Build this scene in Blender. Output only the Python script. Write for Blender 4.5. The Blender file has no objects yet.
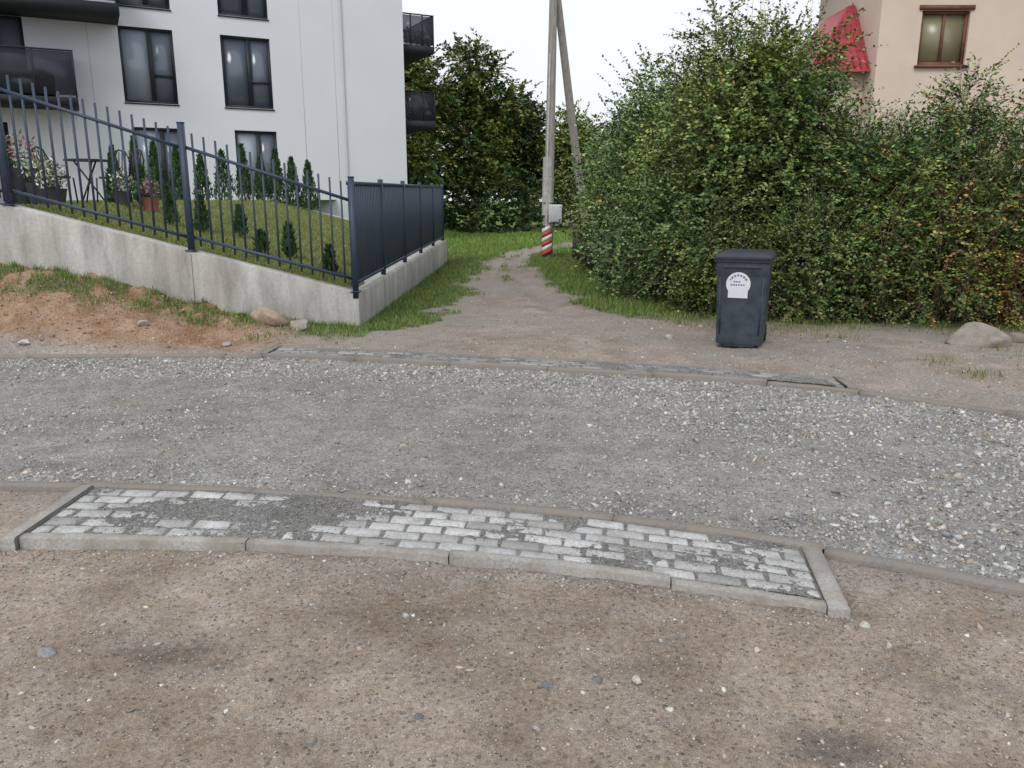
import bpy, math, numpy as np
from mathutils import Vector, Matrix
rng=np.random.default_rng(7)
scene=bpy.context.scene
scene.view_settings.view_transform='Standard'
scene.view_settings.look='None'
scene.view_settings.exposure=0

# ------------------------------------------------------------ helpers
def vnoise(x,y,seed=0):
    x=np.asarray(x,float);y=np.asarray(y,float)
    xi=np.floor(x);yi=np.floor(y);xf=x-xi;yf=y-yi
    def h(a,b):
        s=np.sin(a*127.1+b*311.7+seed*74.7)*43758.5453
        return s-np.floor(s)
    u=xf*xf*(3-2*xf);v=yf*yf*(3-2*yf)
    return (h(xi,yi)*(1-u)+h(xi+1,yi)*u)*(1-v)+(h(xi,yi+1)*(1-u)+h(xi+1,yi+1)*u)*v
def fbm(x,y,seed=0,o=4):
    r=0;a=.5;t=0
    for i in range(o):
        r=r+a*vnoise(x*2**i,y*2**i,seed+i*3);t+=a;a*=.5
    return r/t
def sstep(a,b,x):
    t=np.clip((x-a)/(b-a),0,1);return t*t*(3-2*t)
def np_mesh(name,V,faces,mats,cols=None,midx=None,smooth=False,parent=None):
    V=np.asarray(V,np.float32)
    me=bpy.data.meshes.new(name)
    me.vertices.add(len(V));me.vertices.foreach_set("co",V.ravel())
    faces=[np.asarray(f,np.int32) for f in faces if len(f)]
    L=np.concatenate([f.ravel() for f in faces])
    tot=np.concatenate([np.full(len(f),f.shape[1]) for f in faces])
    st=np.concatenate([[0],np.cumsum(tot)[:-1]]).astype(np.int32)
    me.loops.add(len(L));me.loops.foreach_set("vertex_index",L)
    me.polygons.add(len(tot));me.polygons.foreach_set("loop_start",st)
    if not isinstance(mats,(list,tuple)):mats=[mats]
    for m in mats: me.materials.append(m)
    if midx is not None: me.polygons.foreach_set("material_index",np.asarray(midx,np.int32))
    if smooth: me.polygons.foreach_set("use_smooth",np.ones(len(tot),bool))
    me.update(calc_edges=True)
    if cols is not None:
        c=np.ones((len(V),4),np.float32);c[:,:3]=cols
        at=me.color_attributes.new("Col",'FLOAT_COLOR','POINT')
        at.data.foreach_set("color",c.ravel())
    ob=bpy.data.objects.new(name,me);scene.collection.objects.link(ob)
    if parent: ob.parent=parent
    return ob
def empty(name,loc=(0,0,0),rz=0):
    e=bpy.data.objects.new(name,None);e.location=loc;e.rotation_euler=(0,0,rz)
    e.empty_display_size=.2
    scene.collection.objects.link(e);return e
BF=np.array([[0,3,2,1],[4,5,6,7],[0,1,5,4],[1,2,6,5],[2,3,7,6],[3,0,4,7]])
def boxes(lst):
    V=[];F=[]
    for i,(c,s,r) in enumerate(lst):
        x,y,z=s[0]/2,s[1]/2,s[2]/2
        P=np.array([[-x,-y,-z],[x,-y,-z],[x,y,-z],[-x,y,-z],[-x,-y,z],[x,-y,z],[x,y,z],[-x,y,z]])
        cr,sr=math.cos(r),math.sin(r)
        P=np.stack([P[:,0]*cr-P[:,1]*sr,P[:,0]*sr+P[:,1]*cr,P[:,2]],1)+np.array(c)
        V.append(P);F.append(BF+8*i)
    return np.concatenate(V),np.concatenate(F)
def bx(name,lst,mat,parent=None,bevel=0):
    V,F=boxes(lst)
    o=np_mesh(name,V,[F],mat,parent=parent)
    if bevel:
        m=o.modifiers.new("b",'BEVEL');m.width=bevel;m.segments=2
    return o
def bars(lst):
    V=[];F=[]
    for i,(a,b,w,h) in enumerate(lst):
        a=Vector(a);b=Vector(b);d=(b-a).normalized()
        up=Vector((0,0,1)) if abs(d.z)<.95 else Vector((0,1,0))
        s=d.cross(up).normalized();u=s.cross(d).normalized()
        P=[a-s*w/2-u*h/2,a+s*w/2-u*h/2,b+s*w/2-u*h/2,b-s*w/2-u*h/2,
           a-s*w/2+u*h/2,a+s*w/2+u*h/2,b+s*w/2+u*h/2,b-s*w/2+u*h/2]
        V.append(np.array([list(p) for p in P]));F.append(BF+8*i)
    return np.concatenate(V),np.concatenate(F)
def br(name,lst,mat,parent=None):
    V,F=bars(lst);return np_mesh(name,V,[F],mat,parent=parent)
def tube(pts,rad,n=8,cap=True):
    pts=[Vector(p) for p in pts];V=[];F=[]
    for i,p in enumerate(pts):
        d=(pts[min(i+1,len(pts)-1)]-pts[max(i-1,0)]).normalized()
        up=Vector((0,0,1)) if abs(d.z)<.9 else Vector((0,1,0))
        s=d.cross(up).normalized();u=d.cross(s).normalized()
        for k in range(n):
            a=2*math.pi*k/n;q=p+s*math.cos(a)*rad[i]+u*math.sin(a)*rad[i]
            V.append((q.x,q.y,q.z))
    for i in range(len(pts)-1):
        for k in range(n):
            F.append((i*n+k,i*n+(k+1)%n,(i+1)*n+(k+1)%n,(i+1)*n+k))
    V=np.array(V);F=np.array(F)
    if cap:
        V=np.vstack([V,np.array([pts[0][:],pts[-1][:]])]);m=len(V)
        b=(len(pts)-1)*n
        T=np.array([((k+1)%n,k,m-2) for k in range(n)]+[(b+k,b+(k+1)%n,m-1) for k in range(n)])
        return V,F,T
    return V,F,np.zeros((0,3),int)
def tb(name,lst,mat,parent=None,n=10):
    VV=[];FF=[];TT=[];o=0
    for pts,rad in lst:
        V,F,T=tube(pts,rad,n);VV.append(V);FF.append(F+o);TT.append(T+o);o+=len(V)
    ob=np_mesh(name,np.concatenate(VV),[np.concatenate(FF),np.concatenate(TT)],mat,smooth=n>6,parent=parent)
    if n>6:
        m=ob.modifiers.new("e",'EDGE_SPLIT');m.split_angle=math.radians(50)
    return ob

# ------------------------------------------------------------ materials
def newmat(name):
    m=bpy.data.materials.new(name);m.use_nodes=True
    nt=m.node_tree;b=nt.nodes["Principled BSDF"];return m,nt,b
def N(nt,t,**k):
    n=nt.nodes.new(t)
    for a,b in k.items(): setattr(n,a,b)
    return n
def mixc(nt,mode,fac,a,b):
    n=N(nt,'ShaderNodeMix',data_type='RGBA',blend_type=mode)
    for s,v in ((0,fac),(6,a),(7,b)):
        if isinstance(v,bpy.types.NodeSocket): nt.links.new(v,n.inputs[s])
        else: n.inputs[s].default_value=v if s==0 else (*v,1)
    return n.outputs[2]
def ramp(nt,src,p0,p1,c0=(0,0,0),c1=(1,1,1)):
    r=N(nt,'ShaderNodeValToRGB');r.color_ramp.elements[0].position=p0;r.color_ramp.elements[1].position=p1
    r.color_ramp.elements[0].color=(*c0,1);r.color_ramp.elements[1].color=(*c1,1)
    nt.links.new(src,r.inputs[0]);return r.outputs[0]
def noise(nt,co,scale,detail=3,rough=.55):
    n=N(nt,'ShaderNodeTexNoise');n.inputs['Scale'].default_value=scale;n.inputs['Detail'].default_value=detail
    n.inputs['Roughness'].default_value=rough
    nt.links.new(co,n.inputs['Vector']);return n.outputs[0]
def simple(name,col,rough=.6,metal=0,var=.25,vs=6,bump=.0,bs=80,spec=.4,stretch=None):
    m,nt,b=newmat(name)
    tc=N(nt,'ShaderNodeTexCoord');co=tc.outputs['Object']
    if stretch:
        mp=N(nt,'ShaderNodeMapping');mp.inputs['Scale'].default_value=stretch
        nt.links.new(co,mp.inputs[0]);co=mp.outputs[0]
    f=noise(nt,co,vs,4)
    c0=tuple(c*(1-var) for c in col);c1=tuple(min(1,c*(1+var)) for c in col)
    nt.links.new(ramp(nt,f,.3,.7,c0,c1),b.inputs['Base Color'])
    b.inputs['Roughness'].default_value=rough;b.inputs['Metallic'].default_value=metal
    b.inputs['Specular IOR Level'].default_value=spec
    if bump:
        bp=N(nt,'ShaderNodeBump');bp.inputs['Strength'].default_value=bump;bp.inputs['Distance'].default_value=.01
        nt.links.new(noise(nt,co,bs,3),bp.inputs['Height']);nt.links.new(bp.outputs[0],b.inputs['Normal'])
    return m
def attrmat(name,rough=.9,peb=1.0,vs=1.0,bumpd=.012):
    m,nt,b=newmat(name)
    tc=N(nt,'ShaderNodeTexCoord');co=tc.outputs['Object']
    at=N(nt,'ShaderNodeAttribute',attribute_name="Col")
    n2=noise(nt,co,38*vs,4,.72);n3=noise(nt,co,170*vs,2,.7)
    c=mixc(nt,'MULTIPLY',1.0,at.outputs['Color'],ramp(nt,n2,.3,.72,(.66,.65,.65),(1.28,1.29,1.30)))
    c=mixc(nt,'MULTIPLY',.9,c,ramp(nt,n3,.3,.7,(.62,.62,.62),(1.36,1.36,1.36)))
    vo=N(nt,'ShaderNodeTexVoronoi');vo.inputs['Scale'].default_value=62*vs;nt.links.new(co,vo.inputs['Vector'])
    sep=N(nt,'ShaderNodeSeparateColor');nt.links.new(vo.outputs['Color'],sep.inputs[0])
    sp=ramp(nt,sep.outputs[0],.78-.3*(peb-1),.82-.3*(peb-1))
    dd=ramp(nt,vo.outputs['Distance'],.30,.42,(1,1,1),(0,0,0))
    mu=N(nt,'ShaderNodeMath',operation='MULTIPLY');nt.links.new(sp,mu.inputs[0]);nt.links.new(dd,mu.inputs[1])
    mu2=N(nt,'ShaderNodeMath',operation='MULTIPLY');nt.links.new(mu.outputs[0],mu2.inputs[0]);mu2.inputs[1].default_value=.75
    pc=ramp(nt,sep.outputs[1],.2,.9,(.12,.118,.115),(.50,.485,.46))
    c=mixc(nt,'MIX',mu2.outputs[0],c,pc)
    nt.links.new(c,b.inputs['Base Color'])
    b.inputs['Roughness'].default_value=rough;b.inputs['Specular IOR Level'].default_value=.2
    ad=N(nt,'ShaderNodeMath',operation='ADD');nt.links.new(n2,ad.inputs[0]);nt.links.new(mu.outputs[0],ad.inputs[1])
    bp=N(nt,'ShaderNodeBump');bp.inputs['Strength'].default_value=1.0;bp.inputs['Distance'].default_value=bumpd
    nt.links.new(ad.outputs[0],bp.inputs['Height']);nt.links.new(bp.outputs[0],b.inputs['Normal'])
    return m
def stonemat(name):
    m,nt,b=newmat(name)
    tc=N(nt,'ShaderNodeTexCoord')
    at=N(nt,'ShaderNodeAttribute',attribute_name="Col")
    n=noise(nt,tc.outputs['Object'],90,2,.7)
    c=mixc(nt,'MULTIPLY',1.0,at.outputs['Color'],ramp(nt,n,.3,.7,(.75,.75,.75),(1.22,1.22,1.22)))
    nt.links.new(c,b.inputs['Base Color']);b.inputs['Roughness'].default_value=.9
    b.inputs['Specular IOR Level'].default_value=.2
    return m
def leafmat(name,rough=.5):
    m,nt,b=newmat(name)
    at=N(nt,'ShaderNodeAttribute',attribute_name="Col")
    nt.links.new(at.outputs['Color'],b.inputs['Base Color']);b.inputs['Roughness'].default_value=rough
    b.inputs['Specular IOR Level'].default_value=.3
    return m
M_ground=attrmat("ground_soil",peb=1.3);M_road=attrmat("crushed_stone_base",peb=2.2,vs=1.1)
M_stone=stonemat("loose_stone");M_leaf=leafmat("leaf");M_grass=leafmat("grass_blade",.6)
M_bark=simple("bark",(.14,.11,.08),.9,var=.4,vs=20)
M_fence=simple("fence_paint",(.042,.062,.100),.5,var=.1,vs=4,spec=.4)
M_white=simple("white_render",(.69,.71,.755),.85,var=.025,vs=.6,bump=.15,bs=60,spec=.2)
M_dark=simple("dark_cladding",(.030,.033,.040),.75,var=.15,spec=.25)
M_steel=simple("grey_steel",(.32,.33,.34),.45,metal=.6,var=.1)
def glassmat(name,c0,c1,rough=.18,stretch=(1,1,.7),sc=.45,spec=.6):
    m,nt,b=newmat(name);tc=N(nt,'ShaderNodeTexCoord')
    mp=N(nt,'ShaderNodeMapping');mp.inputs['Scale'].default_value=stretch;nt.links.new(tc.outputs['Object'],mp.inputs[0])
    n=noise(nt,mp.outputs[0],sc,2)
    nt.links.new(ramp(nt,n,.38,.62,c0,c1),b.inputs['Base Color'])
    b.inputs['Roughness'].default_value=rough;b.inputs['Specular IOR Level'].default_value=spec
    return m
M_glass=glassmat("window_glass",(.075,.092,.125),(.15,.18,.225))  # blue-grey mottling in the base colour stands in for reflected sky
M_glass2=glassmat("window_glass_bright",(.17,.205,.26),(.33,.38,.45))  # paler panes, brighter sky reflection painted into the base colour
def railglass():
    m,nt,b=newmat("smoked_glass")
    b.inputs['Base Color'].default_value=(.05,.055,.065,1);b.inputs['Roughness'].default_value=.15
    t=N(nt,'ShaderNodeBsdfTransparent');t.inputs[0].default_value=(.6,.63,.67,1)
    mx=N(nt,'ShaderNodeMixShader');mx.inputs[0].default_value=.45
    nt.links.new(t.outputs[0],mx.inputs[1]);nt.links.new(b.outputs[0],mx.inputs[2])
    nt.links.new(mx.outputs[0],nt.nodes['Material Output'].inputs[0]);return m
M_rail=railglass()
def wallmat():
    m,nt,b=newmat("cast_concrete")
    tc=N(nt,'ShaderNodeTexCoord');co=tc.outputs['Object']
    mp=N(nt,'ShaderNodeMapping');mp.inputs['Scale'].default_value=(3,3,.6);nt.links.new(co,mp.inputs[0])
    n1=noise(nt,mp.outputs[0],1.6,6,.68);n2=noise(nt,co,30,4,.7);n3=noise(nt,co,1.1,3)
    c=ramp(nt,n1,.34,.66,(.34,.325,.30),(.56,.545,.51))
    c=mixc(nt,'MULTIPLY',1.0,c,ramp(nt,n2,.3,.7,(.86,.86,.86),(1.1,1.1,1.1)))
    c=mixc(nt,'MULTIPLY',1.0,c,ramp(nt,n3,.35,.65,(.85,.84,.82),(1.08,1.08,1.08)))
    nt.links.new(c,b.inputs['Base Color']);b.inputs['Roughness'].default_value=.9
    bp=N(nt,'ShaderNodeBump');bp.inputs['Strength'].default_value=.4;bp.inputs['Distance'].default_value=.008
    nt.links.new(n2,bp.inputs['Height']);nt.links.new(bp.outputs[0],b.inputs['Normal']);return m
M_wall=wallmat()

# ------------------------------------------------------------ layout curves
def mkcurve(pts,w=.35):
    p=np.array(pts);gx=np.linspace(-40,40,4001)
    s0=(p[1,1]-p[0,1])/(p[1,0]-p[0,0]);s1=(p[-1,1]-p[-2,1])/(p[-1,0]-p[-2,0])
    gy=np.interp(gx,p[:,0],p[:,1])
    gy=np.where(gx<p[0,0],p[0,1]+s0*(gx-p[0,0]),gy);gy=np.where(gx>p[-1,0],p[-1,1]+s1*(gx-p[-1,0]),gy)
    k=int(w/.02);ker=np.exp(-.5*(np.arange(-3*k,3*k+1)/k)**2);ker/=ker.sum()
    g2=np.convolve(np.pad(gy,3*k,mode='reflect',reflect_type='odd'),ker,'valid')
    return lambda x:np.interp(x,gx,g2)
K1=mkcurve([(-12,4.38),(-5,4.38),(-2.97,4.33),(-2.45,4.29),(-1.19,4.17),(-.12,3.97),(.69,3.75),(1.44,3.46),(2.18,3.06),(3.2,2.4),(6,.4)])
N1=mkcurve([(-5,3.57),(-2.44,3.55),(-1.2,3.49),(-.1,3.33),(.87,3.04),(1.34,2.88),(2,2.58)])
K2=mkcurve([(-14,7.9),(-8,8.02),(-5.3,8.08),(-3.2,8.15),(-2.5,8.13),(-1.2,7.87),(.27,7.47),(1.6,7.12),(2.7,6.72),(3.5,6.15),(4.1,5.55),(6,3.6),(10,-.4)],.3)
def yw(x): return 10.25+(x+1.99)*(.45/4.11)
def zwt(x): return np.clip(.446+(-1.99-x)*.2715,.40,1.57)
def zb(x): return np.interp(-np.asarray(x),[1.9,2.6,3.6,5.1,6.1,9,14],[0,.06,.23,.67,.84,1.0,1.1])
PLy=[8,9,10,10.6,13,17.7,22,26,29,33,40,60];PLx=[-3,-2.5,-1.6,-1.05,-.85,-.85,-.7,-.1,.8,3.0,9,30]
PRy=[8,9,10,11,12,15.5,19.5,22,26,29,33,40,60];PRx=[6,4.5,2.8,1.8,1.25,.7,.42,.42,1.0,2.6,7,15,40]
def pL(y): return np.interp(y,PLy,PLx)
def pR(y): return np.interp(y,PRy,PRx)
def H(x,y):
    x=np.asarray(x,float);y=np.asarray(y,float)
    k1=K1(x);k2=K2(x)
    near=sstep(0,.25,k1-.02-y)
    road=(y>k1)&(y<k2)
    far=sstep(0,.2,y-k2-.05)
    n=fbm(x*.9,y*.9,1)-.5;n2=fbm(x*5,y*5,5)-.5;n3=fbm(x*16,y*16,9,3)-.5
    h=near*(-.010+n*.05+n2*.034+n3*.022)
    h=h+far*(n*.04+n2*.03+n3*.010)
    t=np.clip((y-k2-.15)/(np.maximum(yw(x)-k2-.3,.5)),0,1)
    t=np.where(t>0,t**.85,0)
    m=zb(x)*t
    h=h+m+ (m>0.02)*(n2*.13+n3*.05)*np.clip(m*4,0,1)
    # shallow wheel ruts in the lane
    rut=np.exp(-((x-(pL(y)*.72+pR(y)*.28))/.16)**2)+np.exp(-((x-(pL(y)*.28+pR(y)*.72))/.16)**2)
    h=h-.03*rut*sstep(10.5,13,y)*sstep(30,24,y)
    h=np.where(road,-.06,h)
    patch=(x>-2.44)&(x<1.40)&(y>N1(x)+.045)&(y<=k1)
    h=np.where(patch,-.05,h)
    patch2=(x>-2.7)&(x<3.05)&(y>=k2)&(y<k2+.46)
    h=np.where(patch2,-.05,h)
    far2=sstep(25,60,y);h=h+far2*.25*n
    return h
def grassmask(x,y):
    n=fbm(x*1.7,y*1.7,21);n2=fbm(x*6,y*6,25)
    e=(n-.5)*.9+(n2-.5)*.6
    l=sstep(-.12,.18,pL(y)-x+e)*sstep(9.2,10.1,y+e)
    r=sstep(-.08,.25,x-pR(y)+e)*sstep(10.4,11.6,y+e)
    w=sstep(.85,.10,yw(x)-y+e*1.2)*(x<-1.9)*(x>-6.6)*sstep(.42,.60,n2+.06)
    mid=sstep(.24,.06,abs(x-(pL(y)+pR(y))/2)+e*.3)*(y>15)*.35*sstep(.48,.6,n)
    g=np.maximum(np.maximum(l*(x>-2.6),r),np.maximum(w,mid))
    g=np.where((y>22)&((x<pL(y))|(x>pR(y))),1,g)
    g=np.where((y<K2(x)+.6),0,g)
    g=np.where(abs(x)>14,np.where(y>9,1,g),g)
    return np.clip(g,0,1)

# ------------------------------------------------------------ ground sheet
def axis(lo,hi,d0,d1,step):
    a=list(np.arange(d0,d1+1e-6,step));s=step
    v=d1
    while v<hi:
        s=min(s*1.12,60);v+=s;a.append(v)
    s=step;v=d0;b=[]
    while v>lo:
        s=min(s*1.12,60);v-=s;b.append(v)
    return np.array(b[::-1]+a)
gx=axis(-700,700,-7.5,7.5,.04);gy=axis(-500,900,1.2,12,.035)
X,Y=np.meshgrid(gx,gy);x=X.ravel();y=Y.ravel()
z=H(x,y)
nx,ny=len(gx),len(gy)
idx=np.arange(nx*ny).reshape(ny,nx)
F=np.stack([idx[:-1,:-1].ravel(),idx[:-1,1:].ravel(),idx[1:,1:].ravel(),idx[1:,:-1].ravel()],1)
def groundcol(x,y):
    n=fbm(x*.8,y*.8,31)[:,None];n2=fbm(x*3.5,y*3.5,35)[:,None];n4=fbm(x*.35+4,y*.9,77)[:,None]
    n5=fbm(x*9,y*9,36)[:,None]
    dirt=np.array([.300,.240,.192])+(n-.5)*np.array([.13,.11,.095])+(n2-.5)*np.array([.17,.15,.13])+(n5-.5)*.13
    def spot(cx,cy,rx,ry): return np.exp(-(((x-cx)/rx)**2+((y-cy)/ry)**2))[:,None]
    damp=np.clip(1.4*spot(.98,2.1,.17,.12)+1.2*spot(-1.28,2.62,.22,.08)+.7*spot(-.9,2.55,.3,.07)+.6*spot(.4,2.5,.2,.07)+.8*spot(1.5,2.45,.25,.2)+.6*spot(-.2,2.9,.5,.05)+.5*spot(.75,2.72,.4,.04),0,1)*sstep(.44,.56,n5+.02)
    dirt=dirt*(1-.45*damp)
    gr=np.array([.270,.247,.222])+(n5-.5)*.08
    s=sstep(.38,.6,n4)*.65
    dirt=dirt*(1-s)+gr*s
    farc=np.array([.315,.262,.218])+(n2-.5)*.17+(n-.5)*.07+(n5-.5)*.10
    fargrey=sstep(.4,.6,fbm(x*1.3,y*1.3,41))[:,None]
    farc=farc*(1-.6*fargrey)+np.array([.295,.272,.245])*.6*fargrey
    mound=np.array([.335,.215,.140])+(n2-.5)*np.array([.24,.18,.13])+(n5-.5)*.16
    k1=K1(x);k2=K2(x)
    c=np.where((y<k1)[:,None],dirt,farc)
    mm=(sstep(-2.3,-3.4,x)*sstep(.25,.6,y-k2))[:,None]
    c=c*(1-mm)+mound*mm
    g=grassmask(x,y)[:,None]
    gc=np.array([.075,.095,.035])+(n2-.5)*.05
    gc=np.where((y>24)[:,None],np.array([.11,.18,.04])+(n2-.5)*.03,gc)
    c=c*(1-g)+gc*g
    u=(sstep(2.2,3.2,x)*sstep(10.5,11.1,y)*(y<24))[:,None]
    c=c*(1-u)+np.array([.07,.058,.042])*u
    return np.clip(c,.01,1)
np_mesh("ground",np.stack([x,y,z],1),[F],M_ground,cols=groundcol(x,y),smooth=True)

# ------------------------------------------------------------ road sheet
def strip(name,xs,lo,hi,n,zf,cf,mat):
    T=np.linspace(0,1,n)
    XX,TT=np.meshgrid(xs,T);YY=lo(XX)+(hi(XX)-lo(XX))*TT
    x=XX.ravel();y=YY.ravel();t=TT.ravel()
    V=np.stack([x,y,zf(x,y,t)],1)
    i=np.arange(len(V)).reshape(n,len(xs))
    F=np.stack([i[:-1,:-1].ravel(),i[:-1,1:].ravel(),i[1:,1:].ravel(),i[1:,:-1].ravel()],1)
    return np_mesh(name,V,[F],mat,cols=cf(x,y,t),smooth=True)
def zroad(x,y,t=None):
    if t is None: t=np.clip((y-K1(x))/(K2(x)-K1(x)),0,1)
    n=fbm(x*.8,y*1.2,51)-.5;n2=fbm(x*7,y*7,55)-.5;n3=fbm(x*22,y*22,57,3)-.5
    return .012+n*.03*np.sin(t*3.1416)+n2*.024+n3*.022
def roadcoarse(x,y):
    t=np.clip((y-K1(x))/(K2(x)-K1(x)),0,1)
    n=fbm(x*1.1,y*1.6,61);n2=fbm(x*4,y*4,62)
    c=.48+.85*sstep(.66,.86,t)+.4*sstep(.20,.02,t)+.65*sstep(.4,2.4,x+(t-.3)*1.5)+(n-.5)*1.2+(n2-.5)*.9
    c=c-.30*np.exp(-((t-.50)/.09)**2)-.3*np.exp(-((t-.2)/.07)**2)
    return np.clip(c,.18,1.35)
def croad(x,y,t):
    n=fbm(x*1.2,y*3,63)[:,None];n2=fbm(x*6,y*6,65)[:,None];n3=fbm(x*17,y*17,66)[:,None]
    k=np.clip(roadcoarse(x,y),0,1)[:,None]
    c=np.array([.275,.265,.25])*k+np.array([.285,.264,.232])*(1-k)+(n-.5)*np.array([.10,.095,.085])+(n2-.5)*.14+(n3-.5)*.12
    return np.clip(c,.02,1)
xs=np.concatenate([np.linspace(-30,-7,40)[:-1],np.arange(-7,6,.04),np.linspace(6,20,40)])
strip("gravel_road",xs,lambda x:K1(x)+.03,lambda x:K2(x)-.03,100,zroad,croad,M_road)

# ------------------------------------------------------------ stones
def make_bases(n,npts):
    import bmesh
    out=[]
    for k in range(n):
        bm=bmesh.new()
        p=rng.normal(0,1,(npts,3));p/=np.linalg.norm(p,axis=1)[:,None];p*=rng.uniform(.8,1.1,(npts,1))
        p*=np.array([1,rng.uniform(.55,.9),rng.uniform(.4,.7)])
        for q in p: bm.verts.new(q)
        bmesh.ops.convex_hull(bm,input=bm.verts)
        lo=[v for v in bm.verts if not v.link_faces]
        bmesh.ops.delete(bm,geom=lo,context='VERTS')
        bmesh.ops.triangulate(bm,faces=bm.faces[:])
        bm.verts.index_update();bm.verts.ensure_lookup_table()
        V=np.array([v.co[:] for v in bm.verts]);Fc=np.array([[v.index for v in f.verts] for f in bm.faces]);bm.free()
        out.append((V,Fc))
    return out
BASES=make_bases(12,9)
def stones(name,P,S,C,sink=.2,mat=M_stone,smooth=False):
    n=len(P);which=rng.integers(0,len(BASES),n)
    VV=[];FF=[];CC=[];o=0
    for k,(V,Fc) in enumerate(BASES):
        m=np.where(which==k)[0]
        if not len(m):continue
        a=rng.uniform(0,2*np.pi,len(m));tl=rng.normal(0,.4,len(m));ca,sa=np.cos(a),np.sin(a)
        v=V[None]*S[m][:,None,None]
        zz=v[:,:,2]*np.cos(tl)[:,None]+v[:,:,0]*np.sin(tl)[:,None]
        xx=v[:,:,0]*np.cos(tl)[:,None]-v[:,:,2]*np.sin(tl)[:,None]
        vx=xx*ca[:,None]-v[:,:,1]*sa[:,None];vy=xx*sa[:,None]+v[:,:,1]*ca[:,None]
        v=np.stack([vx,vy,zz],2)+P[m][:,None,:]+np.array([0,0,1])*(S[m]*sink)[:,None,None]
        VV.append(v.reshape(-1,3));FF.append((Fc[None]+(np.arange(len(m))*len(V))[:,None,None]).reshape(-1,3)+o)
        CC.append(np.repeat(C[m],len(V),0));o+=len(m)*len(V)
    return np_mesh(name,np.concatenate(VV),[np.concatenate(FF)],mat,cols=np.concatenate(CC),smooth=smooth)
def stonecol(n,base=(.30,.285,.26),var=.35,warm=.3):
    v=rng.lognormal(0,var,(n,1));c=np.array(base)*v
    w=rng.uniform(0,1,(n,1))<warm
    c=np.where(w,c*np.array([1.12,.98,.84]),c);return np.clip(c,.05,.66)
n=120000
x=rng.uniform(-8.0,6.0,n);t=rng.uniform(0.0,1.0,n);y=K1(x)+.06+(K2(x)-K1(x)-.1)*t
keep=(rng.uniform(0,1.0,n)<roadcoarse(x,y)*.85)&(y>1.6)&(abs(x)<y*.72+.8)
x,y=x[keep],y[keep];n=len(x)
S=np.clip(rng.lognormal(np.log(.0098),.5,n),.0035,.03)*(.66+.44*roadcoarse(x,y))
big=rng.uniform(0,1,n)<.022;S=np.where(big,np.minimum(S*2.0,.042),S)
stones("road_gravel",np.stack([x,y,zroad(x,y)],1),S,stonecol(n,(.355,.35,.336),.30,.25),sink=.0)
n=30000
x=rng.uniform(-4,4,n);y=1.4+2.9*rng.uniform(0,1,n)
d=fbm(x*1.5,y*1.5,71);d2=fbm(x*7,y*7,72)
keep=(y<K1(x)-.08)&~((x>-2.55)&(x<1.45)&(y>N1(x)-.02))&(rng.uniform(0,1,n)<sstep(.34,.6,d*.6+d2*.4)+.15)
x,y=x[keep],y[keep];n=len(x)
S=np.clip(rng.lognormal(np.log(.0042),.65,n),.0018,.022)
stones("pebbles",np.stack([x,y,H(x,y)],1),S,stonecol(n,(.31,.288,.262),.38,.4),sink=-.05)
n=1100
x=rng.uniform(-4,4,n);y=1.4+2.9*rng.uniform(0,1,n)
keep=(y<K1(x)-.08)&~((x>-2.6)&(x<1.5)&(y>N1(x)-.04))&(rng.uniform(0,1,n)<.25+sstep(.4,.6,fbm(x*1.2,y*1.2,73)));x,y=x[keep],y[keep];n=len(x)
stones("pebbles",np.stack([x,y,H(x,y)],1),np.clip(rng.lognormal(np.log(.0115),.42,n),.007,.030),stonecol(n,(.29,.278,.265),.40,.35),sink=-.05)
# spill of chippings in front of the near kerb
n=1500
x=rng.uniform(-2.7,1.7,n);y=N1(x)-.02-np.abs(rng.normal(0,.09,n));S=np.clip(rng.lognormal(np.log(.006),.5,n),.002,.02)
stones("pebbles",np.stack([x,y,H(x,y)],1),S,stonecol(n,(.33,.32,.30),.3,.3),sink=.0)
n=28000
x=rng.uniform(-8,8,n);y=rng.uniform(5.0,23,n)
y=6+ (y-6)*rng.uniform(.1,1,n)
keep=(y>K2(x)+.07)&(grassmask(x,y)<.4)&(y<np.where(x<-1.9,yw(x)-.02,99))&(x<pR(y)+.5)&~((x>-2.7)&(x<3.1)&(y<K2(x)+.5))&~((x<-2.8)&(rng.uniform(0,1,n)<.7))
x,y=x[keep],y[keep];n=len(x)
S=np.clip(rng.lognormal(np.log(.0098),.5,n),.004,.036)
stones("pebbles",np.stack([x,y,H(x,y)],1),S,stonecol(n,(.35,.325,.295),.33,.45),sink=.0)
n=5200
x=rng.uniform(-8,-2.6,n);y=rng.uniform(8.4,10.2,n);keep=(y<yw(x)-.05)&(y>K2(x)+.3);x,y=x[keep],y[keep];n=len(x)
stones("earth_clods",np.stack([x,y,H(x,y)],1),np.clip(rng.lognormal(np.log(.014),.5,n),.005,.05),np.array([.32,.205,.135])*rng.lognormal(0,.25,(n,1)),sink=-.15)

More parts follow.
